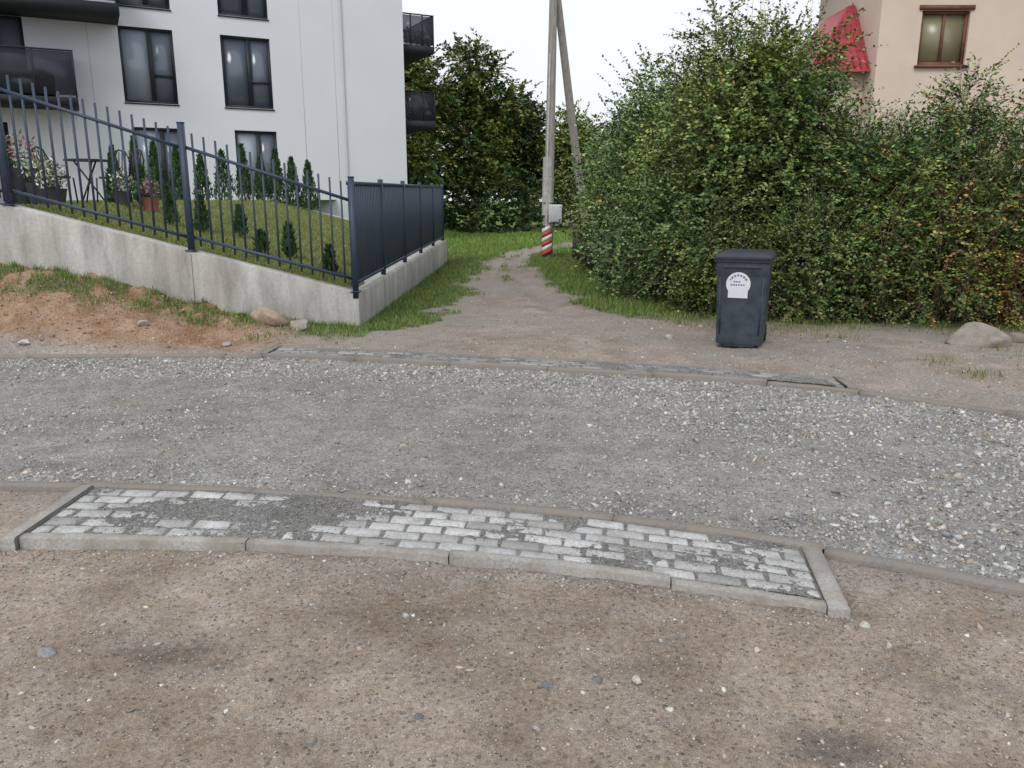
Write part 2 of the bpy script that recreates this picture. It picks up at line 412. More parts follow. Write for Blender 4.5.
# ------------------------------------------------------------ kerbs
def kerb(name,cf,x0,x1,w,z1,z0=-.1,seg=1.0,off=0,mat=None):
    xs=[x0];
    while xs[-1]<x1:
        sl=(cf(xs[-1]+.05)-cf(xs[-1]))/.05;xs.append(min(x1,xs[-1]+seg/math.hypot(1,sl)))
    V=[];F=[];o=0
    for a,b in zip(xs[:-1],xs[1:]):
        if b-a<.06: continue
        m=12;dz=rng.normal(0,.004);dy=rng.normal(0,.004);q=np.linspace(a+.002,b-.002,m)
        for i,xx in enumerate(q):
            sl=(cf(xx+.05)-cf(xx-.05))/.1;L=math.hypot(1,sl);nxn,nyn=-sl/L,1/L
            c=.007+rng.uniform(0,.005);wz=rng.normal(0,.0012)
            for (u,zz) in ((-w/2,z0),(-w/2,z1-c),(-w/2+c,z1),(w/2-c,z1),(w/2,z1-c),(w/2,z0)):
                V.append((xx+nxn*(u+off),cf(xx)+nyn*(u+off)+dy,zz+(dz+wz if zz>0 else 0)))
        for i in range(m-1):
            for k in range(5):
                F.append((o+i*6+k,o+i*6+k+1,o+(i+1)*6+k+1,o+(i+1)*6+k)[::-1])
        F.append((o,o+1,o+4,o+5));F.append((o+1,o+2,o+3,o+4))
        e=o+(m-1)*6;F.append((e+5,e+4,e+1,e));F.append((e+4,e+3,e+2,e+1))
        o+=m*6
    return np_mesh(name,np.array(V),[np.array(F)],mat)
def dirtykerb(name,c0,c1,p0=.42,p1=.60,dcol=(.25,.215,.18)):
    m,nt,b=newmat(name);tc=N(nt,'ShaderNodeTexCoord');co=tc.outputs['Object']
    n1=noise(nt,co,5,6,.72);n2=noise(nt,co,70,4,.75);n3=noise(nt,co,1.8,4)
    c=ramp(nt,n3,.35,.65,c0,c1)
    c=mixc(nt,'MULTIPLY',1.0,c,ramp(nt,n2,.3,.7,(.68,.68,.68),(1.28,1.28,1.28)))
    c=mixc(nt,'MIX',ramp(nt,n1,p0,p1),c,dcol)
    nt.links.new(c,b.inputs['Base Color']);b.inputs['Roughness'].default_value=.95;b.inputs['Specular IOR Level'].default_value=.2
    bp=N(nt,'ShaderNodeBump');bp.inputs['Strength'].default_value=.7;bp.inputs['Distance'].default_value=.006
    nt.links.new(n2,bp.inputs['Height']);nt.links.new(bp.outputs[0],b.inputs['Normal']);return m
M_kdusty=dirtykerb("dusty_kerb",(.20,.19,.175),(.26,.245,.225),.40,.62)
M_klight=dirtykerb("light_kerb",(.30,.288,.268),(.38,.365,.34),.44,.66,(.27,.235,.20))
kerb("kerb",lambda x:K1(x),-12,-2.455,.08,.026,mat=M_kdusty)
kerb("kerb",lambda x:K1(x),-2.452,1.46,.075,.038,mat=M_kdusty)
kerb("kerb",lambda x:K1(x),1.463,6,.08,.028,mat=M_kdusty)
kerb("kerb",lambda x:K2(x),-14,-2.6,.09,.045,mat=M_kdusty)
kerb("kerb",lambda x:K2(x),-2.59,2.95,.085,.055,mat=M_kdusty)
kerb("kerb",lambda x:K2(x),2.96,9,.09,.045,mat=M_kdusty)
def P1(s,t):
    xa=-2.45+3.90*s;xb=-2.45+3.80*s
    return np.array([xa*(1-t)+xb*t,K1(xa)*(1-t)+N1(xb)*t])
def P2(s,t):
    xa=-2.62+5.55*s
    return np.array([xa+.03*t,K2(xa)+.43*t])
def slab(name,Pf,s0,s1,t0,t1,z0,z1,mat,parent,m=14,c=.008,skew=0):
    V=[];F=[]
    q=np.linspace(s0,s1,m)
    ct=c/ .7
    for s in q:
        cc=ct*rng.uniform(.7,1.8);dz=rng.normal(0,.0015)
        for t,zz in ((t0,z0),(t0,z1-c),(t0+cc,z1+dz),(t1-cc,z1+dz),(t1,z1-c+dz),(t1,z0)):
            p=Pf(s,t+(skew*(s-s0)/(s1-s0)));V.append((p[0],p[1],zz))
    for i in range(m-1):
        for k in range(5): F.append((i*6+k,i*6+k+1,(i+1)*6+k+1,(i+1)*6+k))
    F.append((0,1,4,5));F.append((1,2,3,4));e=(m-1)*6;F.append((e+5,e+4,e+1,e));F.append((e+4,e+3,e+2,e+1))
    return np_mesh(name,np.array(V),[np.array(F)],mat,parent=parent)
crossing=empty("paved_crossing")
for i,(a,b,sk) in enumerate([(.0192,.311,.0),(.3122,.568,.012),(.5692,.823,-.012),(.8242,.9774,.015)]):
    slab("front_kerb_%d"%i,P1,a,b,.915,1.005,-.1,.040+rng.normal(0,.004),M_klight,crossing,skew=sk)
slab("end_kerb_left",P1,-.001,.0188,.055,1.05,-.1,.046,M_klight,crossing,m=4)
slab("end_kerb_right",P1,.9778,.998,.055,1.05,-.1,.043,M_klight,crossing,m=4)
def bricks(name,Pf,s0,s1,t0,t1,rows,ns,zt,parent,dark,c1=(.50,.495,.485),c2=(.38,.372,.36)):
    V=[];F=[];C=[];o=0
    dt=(t1-t0)/rows;ds=(s1-s0)/ns
    for r in range(rows):
        for k in range(-1,ns+1):
            a=s0+(k+(r%2)*.5+rng.normal(0,.015))*ds;b=a+ds
            a=max(a,s0);b=min(b,s1)
            if b-a<ds*.2: continue
            a+=ds*.04;b-=ds*.04
            jt=rng.normal(0,.012)*dt
            ta=t0+r*dt+dt*.075+jt;tb_=t0+(r+1)*dt-dt*.075+jt
            zz=zt+rng.normal(0,.0022);ch=.007
            co=[(a,ta),(b,ta),(b,tb_),(a,tb_)]
            p=[Pf(*q) for q in co];cen=sum(p)/4
            tilt=rng.normal(0,.0012,4)
            for q in p: V.append((q[0],q[1],zt-.06))
            for q in p: V.append((q[0],q[1],zz-ch))
            for j,q in enumerate(p):
                q2=q+(cen-q)/np.linalg.norm(cen-q)*ch*1.4;V.append((q2[0],q2[1],zz+tilt[j]))
            v=rng.uniform(.84,1.12);base=np.array(c1) if rng.uniform()>dark else np.array(c2)
            C+= [base*v]*12
            for j in range(4):
                j2=(j+1)%4
                F.append((o+j,o+j2,o+4+j2,o+4+j));F.append((o+4+j,o+4+j2,o+8+j2,o+8+j))
            F.append((o+8,o+9,o+10,o+11));o+=12
    return np_mesh(name,np.array(V),[np.array(F)],M_brick,cols=np.array(C),parent=parent)
def brickmat():
    m,nt,b=newmat("concrete_paver")
    tc=N(nt,'ShaderNodeTexCoord');co=tc.outputs['Object']
    at=N(nt,'ShaderNodeAttribute',attribute_name="Col")
    n=noise(nt,co,75,4,.75);n2=noise(nt,co,7,6,.75)
    c=mixc(nt,'MULTIPLY',1.0,at.outputs['Color'],ramp(nt,n,.3,.7,(.66,.66,.66),(1.25,1.25,1.25)))
    c=mixc(nt,'MIX',ramp(nt,n2,.44,.72,(0,0,0),(.85,.85,.85)),c,(.24,.23,.215))
    nt.links.new(c,b.inputs['Base Color']);b.inputs['Roughness'].default_value=.9;b.inputs['Specular IOR Level'].default_value=.2
    bp=N(nt,'ShaderNodeBump');bp.inputs['Strength'].default_value=.6;bp.inputs['Distance'].default_value=.004
    nt.links.new(n,bp.inputs['Height']);nt.links.new(bp.outputs[0],b.inputs['Normal']);return m
M_brick=brickmat()
bricks("pavers",P1,.0185,.9785,.065,.91,6,19,.030,crossing,.2)
def fines(name,Pf,ns,nt_,zt,thr,seed,parent,t0,t1,bias,amp=.014):
    S,T=np.meshgrid(np.linspace(.019,.978,ns),np.linspace(t0,t1,nt_))
    s=S.ravel();t=T.ravel();p=np.array([Pf(a,b) for a,b in zip(s,t)])
    x,y=p[:,0],p[:,1]
    nn=fbm(x*2.6,y*3.6,seed)*.50+fbm(x*10,y*12,seed+4)*.32+fbm(x*45,y*45,seed+9,2)*.18+bias(s,t)
    z=zt-.0035+np.clip((nn-thr)*amp*3,-.0055,.006)
    i=np.arange(len(z)).reshape(nt_,ns)
    F=np.stack([i[:-1,:-1].ravel(),i[:-1,1:].ravel(),i[1:,1:].ravel(),i[1:,:-1].ravel()],1)
    c=np.array([.205,.197,.186])+(fbm(x*5,y*5,seed+12)[:,None]-.5)*.10+(fbm(x*40,y*40,seed+14,2)[:,None]-.5)*.10
    np_mesh(name,np.stack([x,y,z],1),[F],M_road,cols=c,smooth=True,parent=parent)
    return x,y,z,nn
bias1=lambda s,t:.08*np.exp(-((s-.0)/.06)**2)+.06*np.exp(-((s-.36)/.06)**2)+.04*np.exp(-((s-.18)/.04)**2)+.10*np.exp(-((s-1)/.12)**2)*(t>.4)+.05*np.exp(-((t-.95)/.10)**2)-.06*np.exp(-((s-.64)/.16)**2)-.03*np.exp(-((s-.27)/.05)**2)+.08*np.exp(-((t-.07)/.09)**2)-.04
x,y,z,nn=fines("stone_fines",P1,620,110,.0325,.53,83,crossing,.055,.92,bias1)
m=np.where((nn>.51))[0];m=rng.choice(m,min(len(m),9000),replace=False)
o=stones("loose_chippings",np.stack([x[m]+rng.normal(0,.03,len(m)),y[m]+rng.normal(0,.02,len(m)),np.maximum(z[m],.030)],1),np.clip(rng.lognormal(np.log(.0036),.4,len(m)),.002,.011),stonecol(len(m),(.24,.235,.228),.35,.2),sink=.1)
o.parent=crossing
cross2=empty("paved_crossing")
slab("back_kerb",P2,0,1,.86,1.03,-.1,.05,M_kdusty,cross2,m=34)
slab("end_kerb_left",P2,-.006,.008,.12,1.03,-.1,.060,M_kdusty,cross2,m=4)
slab("end_kerb_right",P2,.992,1.006,.12,1.03,-.1,.060,M_kdusty,cross2,m=4)
bricks("pavers",P2,.009,.991,.13,.85,3,27,.050,cross2,.5,(.36,.355,.345),(.27,.265,.255))
x,y,z,nn=fines("stone_fines",P2,640,40,.0525,.52,123,cross2,.1,.86,lambda s,t:.07*sstep(.5,.9,s)-.04*sstep(.5,.1,s)+0*t)
m=np.where((nn>.51))[0];m=rng.choice(m,min(len(m),3000),replace=False)
o=stones("loose_chippings",np.stack([x[m],y[m],z[m]],1),np.clip(rng.lognormal(np.log(.005),.4,len(m)),.002,.014),stonecol(len(m),(.21,.205,.20),.35,.1),sink=.1);o.parent=cross2

def rock(x,y,r,col,sc=(1.3,1,.75),seed=0,lift=.35):
    import bmesh
    bm=bmesh.new();bmesh.ops.create_icosphere(bm,subdivisions=4,radius=1)
    V=np.array([v.co[:] for v in bm.verts]);Fc=np.array([[v.index for v in f.verts] for f in bm.faces]);bm.free()
    rr=np.random.default_rng(seed+50)
    for k in range(13):
        nrm=rr.normal(0,1,3);nrm/=np.linalg.norm(nrm);dd=rr.uniform(.5,.85)
        pr=V@nrm;ex=np.clip(pr-dd,0,None);V=V-ex[:,None]*nrm*.93
    d=1+.10*(fbm(V[:,0]*4+V[:,2]*3,V[:,1]*4+seed,seed+3)-.5)+.06*(fbm(V[:,0]*14+V[:,2]*9,V[:,1]*14+seed,seed+5)-.5)
    V=V*d[:,None]*r*1.1*np.array(sc);h=float(H(np.array([x]),np.array([y]))[0])
    a=seed*1.7;V=np.stack([V[:,0]*math.cos(a)-V[:,1]*math.sin(a),V[:,0]*math.sin(a)+V[:,1]*math.cos(a),V[:,2]],1)
    V+=np.array([x,y,h+r*lift])
    np_mesh("rock",V,[Fc],M_stone,cols=np.tile(col,(len(V),1))*(.6+.8*fbm(V[:,0]*14,V[:,1]*14+V[:,2]*11,seed)[:,None]),smooth=True)
rock(-3.02,9.75,.18,(.36,.28,.21),seed=0);rock(-2.62,9.7,.14,(.33,.30,.26),seed=2)
rock(-4.25,9.0,.06,(.42,.38,.33),seed=3);rock(-5.25,8.4,.05,(.5,.47,.43),seed=4);rock(5.35,8.95,.26,(.27,.24,.205),(1.25,.9,.65),seed=11,lift=.3)
rock(5.95,9.2,.13,(.24,.21,.18),seed=5);rock(1.9,9.4,.05,(.4,.38,.33),seed=6);rock(-3.2,8.75,.05,(.42,.38,.34),seed=14)
rock(-1.72,2.62,.028,(.26,.26,.26),seed=7,lift=.1);rock(-.3,2.22,.014,(.16,.17,.19),seed=8,lift=.1);rock(.12,2.4,.017,(.15,.17,.2),seed=9,lift=.1)
rock(-.62,2.12,.02,(.22,.2,.18),seed=15,lift=.0);rock(.43,2.42,.018,(.36,.33,.29),seed=16,lift=.1);rock(1.38,2.80,.022,(.5,.48,.44),seed=17,lift=.1);rock(1.30,2.77,.014,(.45,.43,.4),seed=18,lift=.1)

# ------------------------------------------------------------ retaining wall, lawn, fences
def wallprism(name,pts,th,inward,mat,z0=-.3,parent=None):
    V=[];F=[]
    for (x,y,zt) in pts:
        for (o_,zz) in ((0,z0),(0,zt),(th,zt),(th,z0)):
            V.append((x+inward[0]*o_,y+inward[1]*o_,zz))
    for i in range(len(pts)-1):
        for k in range(4): F.append((i*4+k,i*4+(k+1)%4,(i+1)*4+(k+1)%4,(i+1)*4+k))
    F.append((0,3,2,1));e=(len(pts)-1)*4;F.append((e,e+1,e+2,e+3))
    o=np_mesh(name,np.array(V),[np.array(F)],mat,parent=parent)
    b=o.modifiers.new("b",'BEVEL');b.width=.012;b.segments=2;b.limit_method='ANGLE'
    return o
rw=empty("concrete_retaining_wall")
fx=[-1.99,-4.03,-6.1,-10,-16]
wallprism("front_wall",[(a,yw(a),float(zwt(a))) for a in fx],.24,(0,1),M_wall,parent=rw)
def sx(y): return -1.99+(y-10.25)*(.25/11.15)
def sz(y): return .446+(y-10.25)*.012
wallprism("side_wall",[(sx(a),a,sz(a)-.003) for a in (10.495,14,18,21.4)],.24,(-1,0),M_wall,parent=rw)
wallprism("back_wall",[(a,21.4,.575+max(0,(-1.98-a))*.24) for a in (-1.985,-4,-6.2)],.24,(0,-1),M_wall,parent=rw)
bx("wall_joints",[((a,yw(a)-.001,float(zwt(a))/2-.02),(.008,.006,float(zwt(a))-.05),0) for a in (-4.03,)],simple("joint_filler",(.2,.19,.18),.9),rw)
def zlawn(x,y):
    base=np.clip(.40+.275*(-2-x),.36,1.52)+.006*(y-10)
    return base+(fbm(x*1.5,y*1.5,91)-.5)*.06
LX,LY=np.meshgrid(np.linspace(-20,-2.0,150),np.linspace(0,1,120))
x=LX.ravel();t=LY.ravel();y0=yw(x)+.2;y1=np.where(x>-6.2,21.2,31);y=y0+(y1-y0)*t
i=np.arange(len(x)).reshape(120,150)
F=np.stack([i[:-1,:-1].ravel(),i[:-1,1:].ravel(),i[1:,1:].ravel(),i[1:,:-1].ravel()],1)
lc=np.array([.16,.165,.055])+(fbm(x*2,y*2,95)[:,None]-.5)*np.array([.14,.09,.05])
patio=((x<-7.6)&(y<16.5))[:,None];lc=np.where(patio,np.array([.30,.285,.26]),lc)
np_mesh("lawn",np.stack([x,y,zlawn(x,y)],1),[F],M_ground,cols=lc,smooth=True)

fe=empty("metal_picket_fence")
lst=[];posts=[];rails=[]
px_=[-2.03,-4.03,-6.1,-8.15,-10.2]
def fy(x): return yw(x)+.06
def fh(a): return 1.28+.045*(-a-2.03)
for a in np.arange(-2.03,-10.2,-.135):
    if min(abs(a-p) for p in px_)<.045: continue
    z0=float(zwt(a));lst.append(((a,fy(a),z0+.08+fh(a)/2),(.022,.022,fh(a)),.1))
bx("pickets",lst,M_fence,fe)
for p in px_:
    z0=float(zwt(p));hh=fh(p)+.24
    posts.append(((p,fy(p)-.02 if p<-2.1 else fy(p)-.03,z0-.08+hh/2),(.07,.07,hh),.1))
bx("posts",posts,M_fence,fe)
bx("post_caps",[((c[0],c[1],c[2]+s[2]/2+.008),(.078,.078,.014),.1) for c,s,r in posts],M_fence,fe)
for a,b in zip(px_[:-1],px_[1:]):
    for k in (0,1):
        da=.17 if k==0 else fh(a)-.12;db=.17 if k==0 else fh(b)-.12
        rails.append(((a-.03,fy(a)+.001,float(zwt(a))+da),(b+.03,fy(b)+.001,float(zwt(b))+db),.032,.04))
br("rails",rails,M_fence,fe)
bx("base_plates",[((p,fy(p)-.02,float(zwt(p))+.006),(.14,.11,.012),.1) for p in px_],M_fence,fe)
sf=empty("metal_panel_fence")
sl=[];
for a in np.arange(10.42,21.4,.115):
    sl.append(((sx(a)-.10,a,sz(a)+.735),(.022,.102,1.26),0))
bx("slats",sl,M_fence,sf)
pp=[((sx(a)-.10,a,sz(a)+.73),(.07,.07,1.46),0) for a in (12.6,14.8,17.0,19.2,21.3)]
bx("posts",pp,M_fence,sf)
rl=[((sx(10.35)-.10,10.35,sz(10.35)+d),(sx(21.3)-.10,21.3,sz(21.3)+d),.045,.045) for d in (.10,1.385)]
br("rails",rl,M_fence,sf)

# ------------------------------------------------------------ apartment building
O=np.array([-3.84,29.9]);D=np.array([-.885,-.4657]);D/=np.linalg.norm(D);NN=np.array([.4657,-.885]);NN/=np.linalg.norm(NN)
def FP(u,d,z):
    p=O+D*u+NN*d;return (p[0],p[1],z)
def fbox(u0,u1,d0,d1,z0,z1):
    P=[FP(u0,d0,z0),FP(u1,d0,z0),FP(u1,d1,z0),FP(u0,d1,z0),FP(u0,d0,z1),FP(u1,d0,z1),FP(u1,d1,z1),FP(u0,d1,z1)]
    return np.array(P)
def fboxes(name,lst,mat,parent):
    V=np.concatenate([fbox(*l) for l in lst]);F=np.concatenate([BF+8*i for i in range(len(lst))])
    F=F[:,::-1]
    return np_mesh(name,V,[F],mat,parent=parent)
apt=empty("apartment_building")
wins=[]
for (z0,z1) in ((4.57,6.76),(7.35,9.53)):
    wins+= [(7.585,9.12,z0,z1),(4.635,6.18,z0,z1),(11.6,13.2,z0-.1,z1)]
wins+=[(7.5,9.0,1.62,3.84),(4.6,5.95,1.9,3.86),(12.3,13.6,1.62,3.84)]
UU=18
ub=sorted(set([0,UU]+[w[0] for w in wins]+[w[1] for w in wins]));zbk=sorted(set([-.3,10.6]+[w[2] for w in wins]+[w[3] for w in wins]))
V=[];F=[]
for a,b in zip(ub[:-1],ub[1:]):
    for c,d in zip(zbk[:-1],zbk[1:]):
        um,zm=(a+b)/2,(c+d)/2
        if any(w[0]<um<w[1] and w[2]<zm<w[3] for w in wins): continue
        o=len(V);V+=[FP(a,0,c),FP(b,0,c),FP(b,0,d),FP(a,0,d)];F.append((o+1,o,o+3,o+2))
for w in wins:
    a,b,c,d=w
    for (q0,q1) in (((a,c),(b,c)),((b,c),(b,d)),((b,d),(a,d)),((a,d),(a,c))):
        o=len(V);V+=[FP(q0[0],0,q0[1]),FP(q1[0],0,q1[1]),FP(q1[0],-.16,q1[1]),FP(q0[0],-.16,q0[1])];F.append((o,o+1,o+2,o+3))
def q(*p):
    o=len(V);V.extend(p);F.append((o,o+1,o+2,o+3))
q(FP(0,0,-.3),FP(0,-11,-.3),FP(0,-11,10.6),FP(0,0,10.6))
q(FP(0,-11,-.3),FP(UU,-11,-.3),FP(UU,-11,10.6),FP(0,-11,10.6))
q(FP(UU,-11,-.3),FP(UU,0,-.3),FP(UU,0,10.6),FP(UU,-11,10.6))
q(FP(0,0,10.6),FP(UU,0,10.6),FP(UU,-11,10.6),FP(0,-11,10.6))
np_mesh("walls",np.array(V),[np.array(F)],M_white,parent=apt)
fboxes("roof_coping",[(-.06,UU+.06,-11.06,.06,10.603,10.75)],M_dark,apt)
fr=[];gl=[];mu_=[];gp=[]
for k,(a,b,c,d) in enumerate(wins):
    t=.07
    fr+=[(a,a+t,-.15,-.06,c,d),(b-t,b,-.15,-.06,c,d),(a+t,b-t,-.15,-.06,c,c+t),(a+t,b-t,-.15,-.06,d-t,d)]
    m=a+(b-a)*.45
    fr+=[(m-.05,m+.05,-.149,-.065,c+t,d-t)]
    tr=c+(d-c)*.36
    if k in(0,1,3,4): fr+=[(a+t,m-.05,-.148,-.068,tr,tr+.08)]
    gl+=[(a+t*.5,m,-.135,-.125,c+t*.5,d-t*.5)]
    (gp if k in (0,3,6,7) else gl).append((m+.001,b-t*.5,-.134,-.124,c+t*.5,d-t*.5))
    mu_+=[(a-.02,b+.02,-.005,.035,c-.05,c-.012)]
M_frame=simple("window_frame_anthracite",(.022,.025,.033),.5,var=.1)
fboxes("window_frames",fr,M_frame,apt);fboxes("window_glass",gl,M_glass,apt);fboxes("window_sills",mu_,M_frame,apt)
fboxes("window_glass_bright",gp,M_glass2,apt)
M_joint=simple("facade_joint",(.46,.47,.49),.9,var=.05)
fboxes("facade_joints",[(3.62,3.635,0,.003,0,10.6),(2.5,2.515,0,.003,0,10.6),(9.95,9.965,0,.003,0,10.6)],M_joint,apt)
tb("drainpipe",[([FP(2.23,.05,.2),FP(2.23,.05,10.6)],[.028,.028])],simple("pipe_white",(.55,.56,.58),.6,var=.05),apt)
bal=[(10.4,14.2,0.004,1.55,4.24,4.45),(9.1,14.2,0.004,1.6,6.76,7.05)]
fboxes("balcony_slabs",bal,M_dark,apt)
balr=[];balg=[]
for (u0,u1,dd,z0,z1) in ((10.4,14.2,1.55,4.45,5.72),(9.1,14.2,1.6,7.05,8.2)):
    balr+=[(u0,u1,dd-.05,dd,z1-.04,z1),(u0,u0+.05,0.01,dd-.05,z1-.04,z1),(u0,u0+.05,dd-.05,dd,z0,z1-.04)]
    uu=u0+1.0
    while uu<u1: balr.append((uu,uu+.04,dd-.045,dd-.005,z0,z1-.04));uu+=1.0
    balg+=[(u0+.05,u1,dd-.03,dd-.02,z0+.06,z1-.05),(u0+.02,u0+.03,.02,dd-.06,z0+.06,z1-.05)]
fboxes("balcony_rails",balr,M_dark,apt);fboxes("balcony_glass",balg,M_rail,apt)
tb("barbecue_cover",[([FP(11.3,.9,4.46),FP(11.3,.9,5.0),FP(11.3,.9,5.15),FP(11.3,.9,5.25)],[.34,.38,.34,.1]),([FP(12.1,.9,4.46),FP(12.1,.9,4.95),FP(12.1,.9,5.1)],[.3,.33,.15])],simple("black_cover",(.015,.015,.017),.9,spec=.2),apt,12)
sb=[];sg=[];sr=[]
for z0 in (4.22,6.82):
    sb.append((-1.32,-.004,-3.4,-.35,z0,z0+.24))
    z1=z0+1.3
    sr+=[(-1.32,-1.27,-3.4,-.35,z1-.04,z1),(-1.27,0,-.40,-.35,z1-.04,z1)]
    for e in (-1.32,-.9,-.45): sr.append((e,e+.04,-.395,-.355,z0+.24,z1-.04))
    sg+=[(-1.27,-.02,-.38,-.37,z0+.3,z1-.06),(-1.30,-1.29,-3.38,-.42,z0+.3,z1-.06)]
fboxes("side_balcony_slabs",sb,M_dark,apt);fboxes("side_balcony_rails",sr,M_dark,apt);fboxes("side_balcony_glass",sg,M_rail,apt)
col=empty("white_column")
bx("shaft",[((-6.36,yw(-6.4)+.13,3.6),(.20,.2,4.05),.1)],M_white,col,.01)
bx("foot",[((-6.36,yw(-6.4)+.13,1.585),(.27,.235,.03),.1)],M_steel,col)
bx("cap",[((-6.36,yw(-6.4)+.13,5.63),(.3,.235,.03),.1)],M_steel,col)

# ------------------------------------------------------------ house on the right
M_cream=simple("cream_render",(.68,.56,.46),.9,var=.06,vs=1.2,bump=.3,bs=50)
M_red=simple("red_roof_tiles",(.38,.05,.065),.5,var=.25,vs=3)
hs=empty("cream_house")
def wallholes(name,x0,x1,z0,z1,y,holes,mat,parent,dep=.14):
    ub=sorted(set([x0,x1]+[h[0] for h in holes]+[h[1] for h in holes]));zz=sorted(set([z0,z1]+[h[2] for h in holes]+[h[3] for h in holes]))
    V=[];F=[]
    for a,b in zip(ub[:-1],ub[1:]):
        for c,d in zip(zz[:-1],zz[1:]):
            if any(h[0]<(a+b)/2<h[1] and h[2]<(c+d)/2<h[3] for h in holes): continue
            o=len(V);V+=[(a,y,c),(b,y,c),(b,y,d),(a,y,d)];F.append((o,o+1,o+2,o+3))
    for a,b,c,d in holes:
        for (q0,q1) in (((a,c),(b,c)),((b,c),(b,d)),((b,d),(a,d)),((a,d),(a,c))):
            o=len(V);V+=[(q0[0],y,q0[1]),(q1[0],y,q1[1]),(q1[0],y+dep,q1[1]),(q0[0],y+dep,q0[1])];F.append((o,o+1,o+2,o+3))
    return np_mesh(name,np.array(V),[np.array(F)],mat,parent=parent)
hw=[(9.62,10.75,4.75,5.95),(13,14.2,4.75,5.95)]
wallholes("front_wall",8.65,17,-.2,7.4,20,hw,M_cream,hs)
np_mesh("side_walls",np.array([(8.65,20,-.2),(8.65,24,-.2),(8.65,24,7.4),(8.65,20,7.4),(17,20,-.2),(17,24,-.2),(17,24,7.4),(17,20,7.4)]),[np.array([(1,0,3,2),(4,5,6,7),(5,1,2,6)])],M_cream,parent=hs)
np_mesh("main_roof",np.array([(8.35,19.5,7.3),(17.4,19.5,7.3),(17.4,22,9.3),(8.35,22,9.3),(8.35,24.5,7.3),(17.4,24.5,7.3),(8.35,19.5,7.42),(17.4,19.5,7.42),(17.4,22,9.42),(8.35,22,9.42),(8.35,24.5,7.42),(17.4,24.5,7.42)]),[np.array([(0,3,2,1),(3,4,5,2),(6,7,8,9),(9,8,11,10),(0,1,7,6),(0,6,9,3),(3,9,10,4),(1,2,8,7),(2,5,11,8),(4,10,11,5)])],M_red,parent=hs)
np_mesh("gables",np.array([(8.66,20,7.4),(8.66,24,7.4),(8.66,22,9.1)]),[np.array([(0,2,1)])],M_cream,parent=hs)
M_brown=simple("brown_frame",(.16,.07,.045),.6)
M_pane=glassmat("house_pane",(.17,.16,.09),(.26,.24,.14),.3)
fr=[];
for a,b,c,d in hw:
    t=.07
    for l in ((a,a+t,c,d),(b-t,b,c,d),(a+t,b-t,c,c+t),(a+t,b-t,d-t,d),((a+b)/2-.03,(a+b)/2+.03,c+t,d-t)):
        fr.append((((l[0]+l[1])/2,20.1,(l[2]+l[3])/2),(l[1]-l[0],.06,l[3]-l[2]),0))
bx("window_frames",fr,M_brown,hs)
bx("window_glass",[(((a+b)/2,20.125,(c+d)/2),(b-a-.06,.01,d-c-.06),0) for a,b,c,d in hw],M_pane,hs)
bx("window_lintels",[(((a+b)/2,19.985,d+.06),(b-a+.16,.05,.10),0) for a,b,c,d in hw]+[(((a+b)/2,19.97,c-.04),(b-a+.14,.1,.05),0) for a,b,c,d in hw],M_brown,hs)
np_mesh("annex_walls",np.array([(7.5,20.6,-.2),(8.64,20.6,-.2),(8.64,20.6,4.75),(7.5,20.6,4.75),(7.5,24,-.2),(7.5,24,4.75)]),[np.array([(0,1,2,3),(4,0,3,5)])],M_cream,parent=hs)
V=[];F=[]
rows=10
def R(u,f,dz):
    xl=7.15+1.35*f
    return (xl*(1-u)+8.645*u,20.25+1.3*f,4.65+1.75*f+dz)
for k in range(rows):
    f0,f1=k/rows,(k+1)/rows
    o=len(V);V+=[R(0,f0,.035),R(1,f0,.035),R(1,f1,0.0),R(0,f1,0.0),R(0,f0,-.01),R(1,f0,-.01)]
    F+=[(o,o+1,o+2,o+3),(o+4,o+5,o+1,o)]
o=len(V);V+=[(7.15,20.25,4.65),(8.50,21.55,6.40),(8.50,23,6.40),(7.15,24.3,4.65)];F.append((o,o+1,o+2,o+3))
np_mesh("annex_roof",np.array(V),[np.array(F)],M_red,parent=hs)
sm=[]
for k in range(9):
    xx=7.3+k*.16;f=min(1,max(0,(xx-7.15)/1.35));sm.append(((xx,20.25,4.695),(xx,20.25+1.3*f,4.695+1.75*f),.03,.03))
br("annex_roof_ribs",[s for s in sm if s[1][1]-s[0][1]>.1],M_red,hs)

